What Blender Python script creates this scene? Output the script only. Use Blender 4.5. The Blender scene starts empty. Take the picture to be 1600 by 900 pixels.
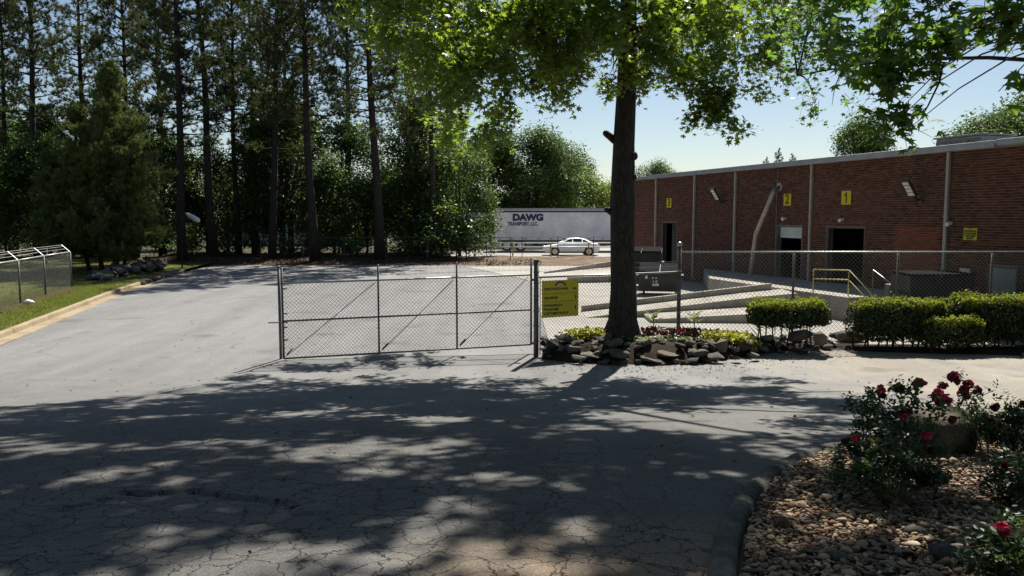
import bpy, bmesh, math, random
import numpy as np
from mathutils import Vector, Matrix, noise

sc = bpy.context.scene
COL = sc.collection
R = math.radians
random.seed(7)
rng = np.random.default_rng(11)

# ------------------------------------------------------------------ camera
F = 1255.0                       # focal length in pixels of the 1600 x 900 frame
CAM_Z = 1.65
PITCH = math.atan((450 - 337) / F)
cam_d = bpy.data.cameras.new('camera')
cam_d.sensor_width = 36.0
cam_d.lens = 36.0 * F / 1600.0
cam_d.clip_start = 0.05
cam_d.clip_end = 3000
cam = bpy.data.objects.new('camera', cam_d)
COL.objects.link(cam)
cam.location = (0, 0, CAM_Z)
cam.rotation_euler = (math.pi / 2 - PITCH, 0, 0)
sc.camera = cam

# ------------------------------------------------------------------ sky, sun, exposure
SUN_AZ, SUN_EL = R(17), R(51)     # azimuth from +Y towards +X
w = bpy.data.worlds.new('World')
sc.world = w
w.use_nodes = True
wn = w.node_tree
bg = wn.nodes['Background']
sky = wn.nodes.new('ShaderNodeTexSky')
sky.sky_type = 'NISHITA'
sky.sun_disc = False
sky.sun_elevation = SUN_EL
sky.sun_rotation = SUN_AZ
sky.altitude = 100
sky.air_density = 1.0
sky.dust_density = 0.5
sky.ozone_density = 1.0
wn.links.new(sky.outputs[0], bg.inputs[0])
bg.inputs[1].default_value = 0.051
sd = bpy.data.lights.new('sun', 'SUN')
sd.energy = 5.0
sd.angle = R(0.53)
sd.color = (1.0, 0.95, 0.86)
sun = bpy.data.objects.new('sun', sd)
COL.objects.link(sun)
SUN_DIR = Vector((math.cos(SUN_EL) * math.sin(SUN_AZ), math.cos(SUN_EL) * math.cos(SUN_AZ), math.sin(SUN_EL)))
sun.location = SUN_DIR * 60
sun.rotation_euler = SUN_DIR.to_track_quat('Z', 'Y').to_euler()
vs = sc.view_settings
vs.view_transform = 'Standard'
vs.look = 'None'
vs.exposure = 0.9
vs.gamma = 1.0
vs.use_curve_mapping = False
sc.cycles.max_bounces = 6
sc.cycles.diffuse_bounces = 3
sc.cycles.glossy_bounces = 2
sc.cycles.transmission_bounces = 4
sc.cycles.transparent_max_bounces = 6
sc.cycles.use_denoising = True
sc.cycles.sample_clamp_indirect = 6.0

# ------------------------------------------------------------------ measuring helpers
CP, SP = math.cos(PITCH), math.sin(PITCH)


def ray(px, py):
    u, v = (px - 800) / F, (450 - py) / F
    return Vector((u, CP + SP * v, -SP + CP * v))


def at(px, py, Y):
    r = ray(px, py)
    return Vector((0, 0, CAM_Z)) + r * (Y / r.y)


def G(x, y):
    s = min(1.0, max(0.0, (y - 2.5) / 14.0))
    return -1.6 * (0.45 * s + 0.55 * s * s * (3 - 2 * s))


def gnd(px, py, dz=0.0):
    r = ray(px, py)
    t = 1.0
    for k in range(60):
        p = Vector((0, 0, CAM_Z)) + r * t
        e = p.z - (G(p.x, p.y) + dz)
        if abs(e) < 1e-4:
            break
        t += 0.6 * e / max(0.02, -r.z)
    return Vector((0, 0, CAM_Z)) + r * t


def gx(px, Y, dz=0.0):
    """a ground point at depth Y in the direction of column px"""
    return Vector(((px - 800) / F * Y * 1.0, Y, G(0, Y) + dz))


# ------------------------------------------------------------------ object helpers
ORG = {}


def link(o):
    COL.objects.link(o)
    return o


def tag(o, label=None, cat=None, group=None, kind=None):
    if label: o['label'] = label
    if cat: o['category'] = cat
    if group: o['group'] = group
    if kind: o['kind'] = kind
    return o


def thing(name, label, cat, loc=(0, 0, 0), group=None, rz=0.0):
    o = bpy.data.objects.new(name, None)
    o.empty_display_size = 0.2
    link(o)
    o.location = loc
    o.rotation_euler = (0, 0, rz)
    ORG[o.name] = Vector(loc)
    return tag(o, label, cat, group)


class MB:
    def __init__(s):
        s.v, s.f, s.m = [], [], []
        s.mi = 0

    def add(s, vs_, fs):
        b = len(s.v)
        s.v.extend([tuple(q) for q in vs_])
        for f in fs:
            s.f.append(tuple(b + i for i in f))
            s.m.append(s.mi)
        return s

    def box(s, c, size, rot=None):
        hx, hy, hz = size[0] / 2, size[1] / 2, size[2] / 2
        P = [Vector((x, y, z)) for x in (-hx, hx) for y in (-hy, hy) for z in (-hz, hz)]
        if rot is not None: P = [rot @ p for p in P]
        c = Vector(c)
        return s.add([p + c for p in P], [(0, 1, 3, 2), (4, 6, 7, 5), (0, 4, 5, 1), (2, 3, 7, 6), (0, 2, 6, 4), (1, 5, 7, 3)])

    def hexa(s, P):
        """eight corners: bottom ring of four, top ring of four"""
        return s.add(P, [(3, 2, 1, 0), (4, 5, 6, 7), (0, 1, 5, 4), (1, 2, 6, 5), (2, 3, 7, 6), (3, 0, 4, 7)])

    def tube(s, pts, rad, n=6, caps=True):
        pts = [Vector(p) for p in pts]
        if not hasattr(rad, '__len__'): rad = [rad] * len(pts)
        b = len(s.v)
        ref = None
        for i, p in enumerate(pts):
            a = pts[max(0, i - 1)]; c = pts[min(len(pts) - 1, i + 1)]
            d = (c - a)
            d = d.normalized() if d.length > 1e-9 else Vector((0, 0, 1))
            if ref is None:
                ref = Vector((0, 0, 1)) if abs(d.z) < 0.9 else Vector((1, 0, 0))
            x = d.cross(ref)
            x = x.normalized() if x.length > 1e-6 else d.orthogonal().normalized()
            y = d.cross(x)
            ref = x.cross(d)
            for k in range(n):
                t = 2 * math.pi * k / n
                s.v.append(tuple(p + (x * math.cos(t) + y * math.sin(t)) * rad[i]))
        for i in range(len(pts) - 1):
            for k in range(n):
                k2 = (k + 1) % n
                s.f.append((b + i * n + k, b + i * n + k2, b + (i + 1) * n + k2, b + (i + 1) * n + k)); s.m.append(s.mi)
        if caps:
            s.f.append(tuple(b + k for k in range(n))[::-1]); s.m.append(s.mi)
            e = b + (len(pts) - 1) * n
            s.f.append(tuple(e + k for k in range(n))); s.m.append(s.mi)
        return s

    def cyl(s, a, b, r, n=16, r2=None):
        return s.tube([a, b], [r, r if r2 is None else r2], n)

    def prism(s, poly, axis, d0, d1):
        """poly of (a,b) swept along axis 'x' or 'y' or 'z'"""
        def mk(a, b, d):
            return {'x': (d, a, b), 'y': (a, d, b), 'z': (a, b, d)}[axis]
        n = len(poly)
        P = [mk(a, b, d0) for a, b in poly] + [mk(a, b, d1) for a, b in poly]
        fs = [tuple(range(n))[::-1], tuple(range(n, 2 * n))]
        fs += [(i, (i + 1) % n, n + (i + 1) % n, n + i) for i in range(n)]
        return s.add(P, fs)

    def sphere(s, c, r, seg=10, rings=6):
        c = Vector(c)
        if not hasattr(r, '__len__'): r = (r, r, r)
        P = [c + Vector((0, 0, r[2]))]
        for i in range(1, rings):
            a = math.pi * i / rings
            for k in range(seg):
                t = 2 * math.pi * k / seg
                P.append(c + Vector((r[0] * math.sin(a) * math.cos(t), r[1] * math.sin(a) * math.sin(t), r[2] * math.cos(a))))
        P.append(c - Vector((0, 0, r[2])))
        fs = [(0, 1 + k, 1 + (k + 1) % seg) for k in range(seg)]
        for i in range(rings - 2):
            for k in range(seg):
                a = 1 + i * seg
                fs.append((a + k, a + seg + k, a + seg + (k + 1) % seg, a + (k + 1) % seg))
        e = len(P) - 1
        a = 1 + (rings - 2) * seg
        fs += [(e, a + (k + 1) % seg, a + k) for k in range(seg)]
        return s.add(P, fs)

    def map(s, fn):
        s.v = [tuple(fn(Vector(p))) for p in s.v]
        return s

    def mesh(s, name, mats, smooth=False, bevel=0.0):
        me = bpy.data.meshes.new(name)
        me.from_pydata(s.v, [], s.f)
        if not isinstance(mats, (list, tuple)): mats = [mats]
        for m in mats: me.materials.append(m)
        if len(mats) > 1: me.polygons.foreach_set('material_index', s.m)
        bm = bmesh.new(); bm.from_mesh(me)
        bmesh.ops.recalc_face_normals(bm, faces=bm.faces)
        if bevel > 0:
            ed = [e for e in bm.edges if len(e.link_faces) == 2 and e.calc_face_angle(0) > 0.5]
            bmesh.ops.bevel(bm, geom=ed, offset=bevel, segments=2, affect='EDGES', profile=0.6, clamp_overlap=True)
        bm.to_mesh(me); bm.free()
        if smooth: me.polygons.foreach_set('use_smooth', [True] * len(me.polygons))
        me.update()
        return me

    def obj(s, name, mats, parent=None, smooth=False, bevel=0.0, local=False, base=None):
        """vertices are world coordinates; they are re-based on the parent's (or the given) origin"""
        org = Vector((0, 0, 0))
        if parent is not None and not local: org = ORG.get(parent.name, Vector((0, 0, 0)))
        elif base is not None: org = Vector(base)
        if org.length > 0: s.v = [tuple(Vector(p) - org) for p in s.v]
        o = bpy.data.objects.new(name, s.mesh(name, mats, smooth, bevel))
        link(o)
        if parent is not None: o.parent = parent
        elif base is not None: o.location = org
        ORG[o.name] = org
        return o


def np_mesh(name, V, Fc, mat, smooth=False):
    """V (N,3) float, Fc (M,k) int"""
    V = np.asarray(V, dtype=np.float32); Fc = np.asarray(Fc, dtype=np.int32)
    me = bpy.data.meshes.new(name)
    me.vertices.add(len(V)); me.vertices.foreach_set('co', V.ravel())
    k = Fc.shape[1]
    me.loops.add(Fc.size); me.loops.foreach_set('vertex_index', Fc.ravel())
    me.polygons.add(len(Fc))
    me.polygons.foreach_set('loop_start', np.arange(0, Fc.size, k, dtype=np.int32))
    me.polygons.foreach_set('loop_total', np.full(len(Fc), k, dtype=np.int32))
    if smooth: me.polygons.foreach_set('use_smooth', np.ones(len(Fc), dtype=bool))
    me.materials.append(mat)
    me.update(calc_edges=True)
    return me


def np_obj(name, V, Fc, mat, parent=None, smooth=False, base=None):
    org = Vector((0, 0, 0))
    if parent is not None: org = ORG.get(parent.name, org)
    elif base is not None: org = Vector(base)
    V = np.asarray(V, dtype=np.float64) - np.array(org)
    o = bpy.data.objects.new(name, np_mesh(name, V, Fc, mat, smooth))
    link(o)
    if parent is not None: o.parent = parent
    elif base is not None: o.location = org
    ORG[o.name] = org
    return o


def copy_tree(o, parent=None):
    c = o.copy(); COL.objects.link(c)
    c.parent = parent
    for ch in list(o.children): copy_tree(ch, c)
    return c


def unit(a):
    return a / np.maximum(1e-9, np.linalg.norm(a, axis=1, keepdims=True))


STAR = None


def star_template(lobes=5):
    tips = [(90, 1.0), (32, .98), (148, .98), (-22, .72), (202, .72)]
    val = [(61, .42), (119, .42), (5, .40), (175, .40)]
    pts = [(math.radians(a), r) for a, r in tips + val] + [(math.radians(-75), .30), (math.radians(255), .30)]
    pts.sort(key=lambda q: (q[0] + math.pi * 0.5) % (2 * math.pi))
    P = [(0, 0.05, 0.0)] + [(r * math.cos(a), r * math.sin(a), -0.16 * r * r) for a, r in pts]
    n = len(pts)
    return np.array(P) * 0.55, np.array([(0, 1 + i, 1 + (i + 1) % n) for i in range(n)])


def diamond_template(wd=0.55, fold=0.12):
    P = np.array([(0, -.5, 0), (wd / 2, 0.02, fold), (0, .5, -fold * .6), (-wd / 2, 0.02, fold)])
    return P, np.array([(0, 1, 2), (0, 2, 3)])


def oval_template():
    P = np.array([(0, -.5, 0), (.24, -.2, .06), (.25, .12, .05), (0, .5, -.06), (-.25, .12, .05), (-.24, -.2, .06)])
    return P, np.array([(0, 1, 2), (0, 2, 3), (0, 3, 4), (0, 4, 5)])


def scatter_leaves(P, N, T, S, tpl):
    """place template copies: P centre, N normal, T pointing direction, S size"""
    P = np.asarray(P, float); N = unit(np.asarray(N, float)); T = np.asarray(T, float)
    T = unit(T - N * np.sum(T * N, axis=1, keepdims=True))
    B = np.cross(T, N)
    tv, tf = tpl
    S = np.asarray(S, float)[:, None, None]
    V = P[:, None, :] + S * (tv[None, :, 0:1] * B[:, None, :] + tv[None, :, 1:2] * T[:, None, :] + tv[None, :, 2:3] * N[:, None, :])
    k = len(tv)
    Fc = tf[None, :, :] + (np.arange(len(P)) * k)[:, None, None]
    return V.reshape(-1, 3), Fc.reshape(-1, tf.shape[1])


def join_np(lst):
    Vs, Fs, b = [], [], 0
    for V, Fc in lst:
        Vs.append(V); Fs.append(Fc + b); b += len(V)
    return np.concatenate(Vs), np.concatenate(Fs)


# ------------------------------------------------------------------ materials
def mat(name):
    m = bpy.data.materials.new(name)
    m.use_nodes = True
    nt = m.node_tree
    nt.nodes.clear()
    out = nt.nodes.new('ShaderNodeOutputMaterial')
    return m, nt, out


def N_(nt, t, **kw):
    n = nt.nodes.new(t)
    for k, v in kw.items(): setattr(n, k, v)
    return n


def setin(n, **kw):
    for k, v in kw.items():
        n.inputs[k.replace('_', ' ')].default_value = v
    return n


def ramp(nt, fac, stops, interp='LINEAR'):
    r = N_(nt, 'ShaderNodeValToRGB')
    r.color_ramp.interpolation = interp
    el = r.color_ramp.elements
    while len(el) < len(stops): el.new(0.5)
    for e, (p, c) in zip(el, stops):
        e.position = p
        e.color = (c[0], c[1], c[2], 1) if hasattr(c, '__len__') else (c, c, c, 1)
    if fac is not None: nt.links.new(fac, r.inputs[0])
    return r


def mixc(nt, fac, a, b, mode='MIX'):
    m = N_(nt, 'ShaderNodeMix', data_type='RGBA', blend_type=mode)
    for s, v in ((0, fac), (6, a), (7, b)):
        if hasattr(v, 'is_linked') or hasattr(v, 'links'): nt.links.new(v, m.inputs[s])
        elif s == 0: m.inputs[0].default_value = v
        else: m.inputs[s].default_value = (v[0], v[1], v[2], 1)
    return m.outputs[2]


def tnoise(nt, scale, detail=4, rough=0.55, coord=None, vec=None):
    n = N_(nt, 'ShaderNodeTexNoise')
    setin(n, Scale=scale, Detail=detail, Roughness=rough)
    if coord is not None: nt.links.new(coord, n.inputs['Vector'])
    return n


def simple(name, col, rough=0.6, metal=0.0, var=0.12, vscale=6.0, bump=0.0, bscale=40.0, spec=0.5, col2=None):
    """plain surface with uneven colour and roughness"""
    m, nt, out = mat(name)
    p = N_(nt, 'ShaderNodeBsdfPrincipled')
    tc = N_(nt, 'ShaderNodeTexCoord')
    n = tnoise(nt, vscale, 5, 0.6, tc.outputs['Object'])
    c2 = col2 or tuple(max(0, c * (1 - 2.2 * var)) for c in col)
    c1 = tuple(min(1, c * (1 + var)) for c in col)
    r = ramp(nt, n.outputs[0], [(0.3, c2), (0.62, c1)])
    nt.links.new(r.outputs[0], p.inputs['Base Color'])
    setin(p, Roughness=rough, Metallic=metal)
    p.inputs['Specular IOR Level'].default_value = spec
    if bump > 0:
        b = N_(nt, 'ShaderNodeBump'); setin(b, Strength=bump, Distance=0.02)
        n2 = tnoise(nt, bscale, 6, 0.65, tc.outputs['Object'])
        nt.links.new(n2.outputs[0], b.inputs['Height']); nt.links.new(b.outputs[0], p.inputs['Normal'])
    nt.links.new(p.outputs[0], out.inputs[0])
    return m


def leaf_mat(name, dark, light, trans, tfac=0.45, gloss=0.06, rough=0.45, use_obj=False):
    m, nt, out = mat(name)
    geo = N_(nt, 'ShaderNodeNewGeometry')
    r = ramp(nt, geo.outputs['Random Per Island'], [(0.0, dark), (0.6, tuple((a + b) / 2 for a, b in zip(dark, light))), (1.0, light)])
    rt = ramp(nt, geo.outputs['Random Per Island'], [(0.0, tuple(t * .7 for t in trans)), (1.0, trans)])
    d = N_(nt, 'ShaderNodeBsdfDiffuse'); nt.links.new(r.outputs[0], d.inputs[0])
    t = N_(nt, 'ShaderNodeBsdfTranslucent'); nt.links.new(rt.outputs[0], t.inputs[0])
    mx = N_(nt, 'ShaderNodeMixShader'); mx.inputs[0].default_value = tfac
    nt.links.new(d.outputs[0], mx.inputs[1]); nt.links.new(t.outputs[0], mx.inputs[2])
    g = N_(nt, 'ShaderNodeBsdfGlossy'); setin(g, Roughness=rough); g.inputs[0].default_value = (0.8, 0.85, 0.8, 1)
    mx2 = N_(nt, 'ShaderNodeMixShader'); mx2.inputs[0].default_value = gloss
    nt.links.new(mx.outputs[0], mx2.inputs[1]); nt.links.new(g.outputs[0], mx2.inputs[2])
    nt.links.new(mx2.outputs[0], out.inputs[0])
    return m


def bark_mat(name, c1, c2, scale=9.0, bump=0.9):
    m, nt, out = mat(name)
    p = N_(nt, 'ShaderNodeBsdfPrincipled'); setin(p, Roughness=0.9)
    tc = N_(nt, 'ShaderNodeTexCoord')
    mp = N_(nt, 'ShaderNodeMapping'); mp.inputs['Scale'].default_value = (1, 1, 0.22)
    nt.links.new(tc.outputs['Object'], mp.inputs[0])
    vo = N_(nt, 'ShaderNodeTexVoronoi'); setin(vo, Scale=scale); vo.feature = 'DISTANCE_TO_EDGE'
    nn = tnoise(nt, scale * .8, 6, .65, mp.outputs[0])
    mm = N_(nt, 'ShaderNodeVectorMath', operation='ADD')
    sc_ = N_(nt, 'ShaderNodeVectorMath', operation='SCALE'); sc_.inputs['Scale'].default_value = .25
    nt.links.new(nn.outputs[1], sc_.inputs[0]); nt.links.new(mp.outputs[0], mm.inputs[0]); nt.links.new(sc_.outputs[0], mm.inputs[1])
    nt.links.new(mm.outputs[0], vo.inputs['Vector'])
    ad = N_(nt, 'ShaderNodeMath', operation='MULTIPLY'); ad.inputs[1].default_value = 1.6
    nt.links.new(vo.outputs['Distance'], ad.inputs[0])
    mu = N_(nt, 'ShaderNodeMath', operation='ADD')
    nt.links.new(ad.outputs[0], mu.inputs[0])
    ns = N_(nt, 'ShaderNodeMath', operation='MULTIPLY'); ns.inputs[1].default_value = .7
    nt.links.new(nn.outputs[0], ns.inputs[0]); nt.links.new(ns.outputs[0], mu.inputs[1])
    r = ramp(nt, mu.outputs[0], [(.25, c2), (.75, c1)])
    nt.links.new(r.outputs[0], p.inputs['Base Color'])
    b = N_(nt, 'ShaderNodeBump'); setin(b, Strength=bump, Distance=.05)
    nt.links.new(mu.outputs[0], b.inputs['Height']); nt.links.new(b.outputs[0], p.inputs['Normal'])
    nt.links.new(p.outputs[0], out.inputs[0])
    return m


def island_mat(name, stops, rough=.8, bump=.3, bscale=30, objrandom=False, nmix=.35, spec=.3, nscale=14):
    m, nt, out = mat(name)
    p = N_(nt, 'ShaderNodeBsdfPrincipled'); setin(p, Roughness=rough)
    p.inputs['Specular IOR Level'].default_value = spec
    if objrandom:
        src = N_(nt, 'ShaderNodeObjectInfo').outputs['Random']
    else:
        src = N_(nt, 'ShaderNodeNewGeometry').outputs['Random Per Island']
    r = ramp(nt, src, stops)
    tc = N_(nt, 'ShaderNodeTexCoord')
    n = tnoise(nt, nscale, 5, .65, tc.outputs['Object'])
    nr = ramp(nt, n.outputs[0], [(.3, .45), (.7, 1.15)])
    c = mixc(nt, nmix, r.outputs[0], nr.outputs[0], 'MULTIPLY')
    nt.links.new(c, p.inputs['Base Color'])
    if bump:
        b = N_(nt, 'ShaderNodeBump'); setin(b, Strength=bump, Distance=.02)
        n2 = tnoise(nt, bscale, 6, .65, tc.outputs['Object'])
        nt.links.new(n2.outputs[0], b.inputs['Height']); nt.links.new(b.outputs[0], p.inputs['Normal'])
    nt.links.new(p.outputs[0], out.inputs[0])
    return m


def asphalt_mat():
    m, nt, out = mat('asphalt')
    p = N_(nt, 'ShaderNodeBsdfPrincipled')
    tc = N_(nt, 'ShaderNodeTexCoord'); co = tc.outputs['Object']
    sep = N_(nt, 'ShaderNodeSeparateXYZ'); nt.links.new(co, sep.inputs[0])
    # drive before the gate darkened to paint in tree shade; lot behind stays pale
    big = tnoise(nt, .35, 4, .6, co)
    yy = N_(nt, 'ShaderNodeMath', operation='MULTIPLY_ADD'); yy.inputs[1].default_value = 5.0; yy.inputs[2].default_value = -2.5
    nt.links.new(big.outputs[0], yy.inputs[0])
    ya = N_(nt, 'ShaderNodeMath', operation='ADD'); nt.links.new(sep.outputs[1], ya.inputs[0]); nt.links.new(yy.outputs[0], ya.inputs[1])
    mr = N_(nt, 'ShaderNodeMapRange'); setin(mr, From_Min=7.0, From_Max=17.0); nt.links.new(ya.outputs[0], mr.inputs[0])
    patches = tnoise(nt, 1.3, 6, .65, co)
    near = ramp(nt, patches.outputs[0], [(.3, (.074, .072, .069)), (.7, (.114, .110, .102))])
    far = ramp(nt, patches.outputs[0], [(.3, (.165, .164, .162)), (.7, (.198, .196, .193))])
    c = mixc(nt, mr.outputs[0], near.outputs[0], far.outputs[0])
    # sandy wash near the right hand beds and at the very front
    sx = N_(nt, 'ShaderNodeMapRange'); setin(sx, From_Min=3.0, From_Max=7.5); nt.links.new(sep.outputs[0], sx.inputs[0])
    sand_n = tnoise(nt, .9, 5, .65, co)
    sm = N_(nt, 'ShaderNodeMath', operation='MULTIPLY'); nt.links.new(sx.outputs[0], sm.inputs[0]); nt.links.new(sand_n.outputs[0], sm.inputs[1])
    sr = ramp(nt, sm.outputs[0], [(.22, 0), (.55, .75)])
    c = mixc(nt, sr.outputs[0], c, (.28, .245, .19))
    fy = N_(nt, 'ShaderNodeMapRange'); setin(fy, From_Min=5.2, From_Max=3.6); nt.links.new(sep.outputs[1], fy.inputs[0])
    fx = N_(nt, 'ShaderNodeMapRange'); setin(fx, From_Min=-1.4, From_Max=.6); nt.links.new(sep.outputs[0], fx.inputs[0])
    fm = N_(nt, 'ShaderNodeMath', operation='MULTIPLY'); nt.links.new(fy.outputs[0], fm.inputs[0]); nt.links.new(fx.outputs[0], fm.inputs[1])
    fm2 = N_(nt, 'ShaderNodeMath', operation='MULTIPLY'); nt.links.new(fm.outputs[0], fm2.inputs[0]); nt.links.new(sand_n.outputs[0], fm2.inputs[1])
    fr = ramp(nt, fm2.outputs[0], [(.12, 0), (.5, .85)])
    c = mixc(nt, fr.outputs[0], c, (.25, .17, .10))
    # old spills and worn wheel tracks, with outlines of their own
    oil = tnoise(nt, .62, 3, .5, co)
    orr = ramp(nt, oil.outputs[0], [(.60, 0), (.70, .45)])
    c = mixc(nt, orr.outputs[0], c, (.06, .06, .06))
    mpw = N_(nt, 'ShaderNodeMapping'); mpw.inputs['Scale'].default_value = (1.1, .12, 1); mpw.inputs['Rotation'].default_value = (0, 0, .12)
    nt.links.new(co, mpw.inputs[0])
    wt = tnoise(nt, .9, 4, .6, mpw.outputs[0])
    wr = ramp(nt, wt.outputs[0], [(.35, .84), (.65, 1.14)])
    c = mixc(nt, .8, c, wr.outputs[0], 'MULTIPLY')
    # aggregate speckle
    sp = tnoise(nt, 85, 3, .8, co)
    spr = ramp(nt, sp.outputs[0], [(.34, .35), (.5, 1.0), (.66, 1.75)])
    c = mixc(nt, .7, c, spr.outputs[0], 'MULTIPLY')
    sp2 = tnoise(nt, 22, 4, .7, co)
    spr2 = ramp(nt, sp2.outputs[0], [(.35, .78), (.65, 1.15)])
    c = mixc(nt, .6, c, spr2.outputs[0], 'MULTIPLY')
    # cracks: alligator net (masked) + long cracks
    wob = tnoise(nt, 2.2, 5, .65, co)
    ws = N_(nt, 'ShaderNodeVectorMath', operation='SCALE'); ws.inputs['Scale'].default_value = .45; nt.links.new(wob.outputs[1], ws.inputs[0])
    wa = N_(nt, 'ShaderNodeVectorMath', operation='ADD'); nt.links.new(co, wa.inputs[0]); nt.links.new(ws.outputs[0], wa.inputs[1])
    heights = []
    def crack(scale, width, mask_src, lo, hi):
        v = N_(nt, 'ShaderNodeTexVoronoi', voronoi_dimensions='2D', feature='DISTANCE_TO_EDGE'); setin(v, Scale=scale)
        nt.links.new(wa.outputs[0], v.inputs['Vector'])
        r = ramp(nt, v.outputs['Distance'], [(0, 1), (width * .45, .9), (width, 0)])
        mk = ramp(nt, mask_src, [(lo, 0), (hi, 1)])
        q = N_(nt, 'ShaderNodeMath', operation='MULTIPLY')
        nt.links.new(r.outputs[0], q.inputs[0]); nt.links.new(mk.outputs[0], q.inputs[1])
        return q.outputs[0]
    nearm = N_(nt, 'ShaderNodeMapRange'); setin(nearm, From_Min=12.0, From_Max=6.0, To_Min=0.0, To_Max=.42); nt.links.new(sep.outputs[1], nearm.inputs[0])
    leftm = N_(nt, 'ShaderNodeMapRange'); setin(leftm, From_Min=2.0, From_Max=-1.0, To_Min=-.25, To_Max=.06); nt.links.new(sep.outputs[0], leftm.inputs[0])
    ms = N_(nt, 'ShaderNodeMath', operation='ADD'); nt.links.new(nearm.outputs[0], ms.inputs[0]); nt.links.new(patches.outputs[0], ms.inputs[1])
    ms2 = N_(nt, 'ShaderNodeMath', operation='ADD'); nt.links.new(ms.outputs[0], ms2.inputs[0]); nt.links.new(leftm.outputs[0], ms2.inputs[1])
    k1 = crack(4.4, .024, ms2.outputs[0], .68, .90)
    k2 = crack(2.1, .0115, ms2.outputs[0], .58, .78)
    k3 = crack(.42, .0026, big.outputs[0], .46, .56)
    mxx = N_(nt, 'ShaderNodeMath', operation='MAXIMUM'); nt.links.new(k1, mxx.inputs[0]); nt.links.new(k2, mxx.inputs[1])
    mxx2 = N_(nt, 'ShaderNodeMath', operation='MAXIMUM'); nt.links.new(mxx.outputs[0], mxx2.inputs[0]); nt.links.new(k3, mxx2.inputs[1])
    c = mixc(nt, mxx2.outputs[0], c, (.012, .012, .012))
    nt.links.new(c, p.inputs['Base Color'])
    setin(p, Roughness=.86); p.inputs['Specular IOR Level'].default_value = .25
    hm = N_(nt, 'ShaderNodeMath', operation='MULTIPLY_ADD'); hm.inputs[1].default_value = -1.0
    nt.links.new(mxx2.outputs[0], hm.inputs[0])
    h2 = N_(nt, 'ShaderNodeMath', operation='MULTIPLY'); h2.inputs[1].default_value = .35; nt.links.new(sp.outputs[0], h2.inputs[0])
    nt.links.new(h2.outputs[0], hm.inputs[2])
    b = N_(nt, 'ShaderNodeBump'); setin(b, Strength=.7, Distance=.012)
    nt.links.new(hm.outputs[0], b.inputs['Height']); nt.links.new(b.outputs[0], p.inputs['Normal'])
    nt.links.new(p.outputs[0], out.inputs[0])
    return m


def ground_mat(name, cols, scale=.8, bump=.5, fine=25):
    m, nt, out = mat(name)
    p = N_(nt, 'ShaderNodeBsdfPrincipled'); setin(p, Roughness=.95); p.inputs['Specular IOR Level'].default_value = .1
    tc = N_(nt, 'ShaderNodeTexCoord'); co = tc.outputs['Object']
    a = tnoise(nt, scale, 6, .65, co)
    r = ramp(nt, a.outputs[0], [(.3, cols[0]), (.5, cols[1]), (.7, cols[2])])
    f = tnoise(nt, fine, 5, .7, co)
    fr = ramp(nt, f.outputs[0], [(.3, .6), (.7, 1.25)])
    c = mixc(nt, .7, r.outputs[0], fr.outputs[0], 'MULTIPLY')
    nt.links.new(c, p.inputs['Base Color'])
    b = N_(nt, 'ShaderNodeBump'); setin(b, Strength=bump, Distance=.04)
    nt.links.new(f.outputs[0], b.inputs['Height']); nt.links.new(b.outputs[0], p.inputs['Normal'])
    nt.links.new(p.outputs[0], out.inputs[0])
    return m


M = {}
M['asphalt'] = asphalt_mat()
M['concrete'] = ground_mat('concrete', [(.27, .255, .23), (.34, .325, .295), (.39, .375, .345)], .5, .15, 14)
M['conc_dark'] = ground_mat('weathered_concrete', [(.26, .235, .20), (.37, .34, .295), (.45, .42, .365)], 1.5, .4, 16)
M['kerb'] = ground_mat('kerb_concrete', [(.24, .185, .12), (.33, .265, .175), (.37, .31, .22)], 1.4, .25, 18)
M['kerb_grey'] = ground_mat('grey_kerb_concrete', [(.05, .050, .044), (.115, .112, .10), (.20, .19, .165)], 2.6, .9, 26)
M['soil'] = ground_mat('soil', [(.045, .030, .020), (.075, .050, .033), (.11, .075, .05)], 2.2, .8, 30)
M['clay'] = ground_mat('clay_bank', [(.09, .062, .042), (.16, .112, .078), (.22, .18, .12)], .9, .7, 12)
M['grassbase'] = ground_mat('grass_base', [(.050, .060, .014), (.085, .095, .022), (.13, .125, .040)], .9, .6, 22)
M['far_ground'] = ground_mat('leaf_litter_ground', [(.05, .045, .028), (.08, .068, .042), (.06, .075, .03)], .4, .6, 9)
M['galv'] = simple('galvanised_steel', (.36, .37, .37), .45, .75, .12, 10)
M['galv_dark'] = simple('weathered_steel', (.13, .13, .125), .6, .55, .2, 10)
M['wire'] = simple('fence_wire', (.22, .22, .21), .5, .7, .1, 30)
M['wire_dark'] = simple('gate_wire', (.12, .12, .115), .6, .5, .1, 30)
M['yellow'] = simple('sign_yellow', (.56, .47, .015), .55, 0, .05, 5)
M['black'] = simple('black_paint', (.012, .012, .013), .5, 0, .1)
M['white'] = simple('white_paint', (.74, .75, .76), .35, 0, .04, 3)
M['trailer_white'] = simple('trailer_white', (.80, .81, .86), .4, 0, .05, .8)
M['trailer_white'] = simple('trailer_white', (.80, .81, .86), .4, 0, .05, .8, col2=(.60, .60, .61))
M['navy'] = simple('navy_print', (.02, .025, .10), .5, 0, .05)
M['rubber'] = simple('rubber', (.018, .018, .018), .8, 0, .15)
M['glass'] = simple('dark_glass', (.012, .014, .016), .08, 0, .02, spec=.8)
M['chrome'] = simple('alloy', (.55, .56, .58), .25, .9, .05)
M['darkmetal'] = simple('dumpster_paint', (.020, .022, .022), .55, .1, .3, 4, .1)
M['lid'] = simple('plastic_lid', (.016, .016, .017), .95, 0, .15, 3, spec=.02)
M['fascia'] = simple('metal_fascia', (.33, .34, .36), .5, .2, .08, 1.5)
M['pipe'] = simple('painted_pipe', (.36, .33, .30), .55, 0, .1, 2)
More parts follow.
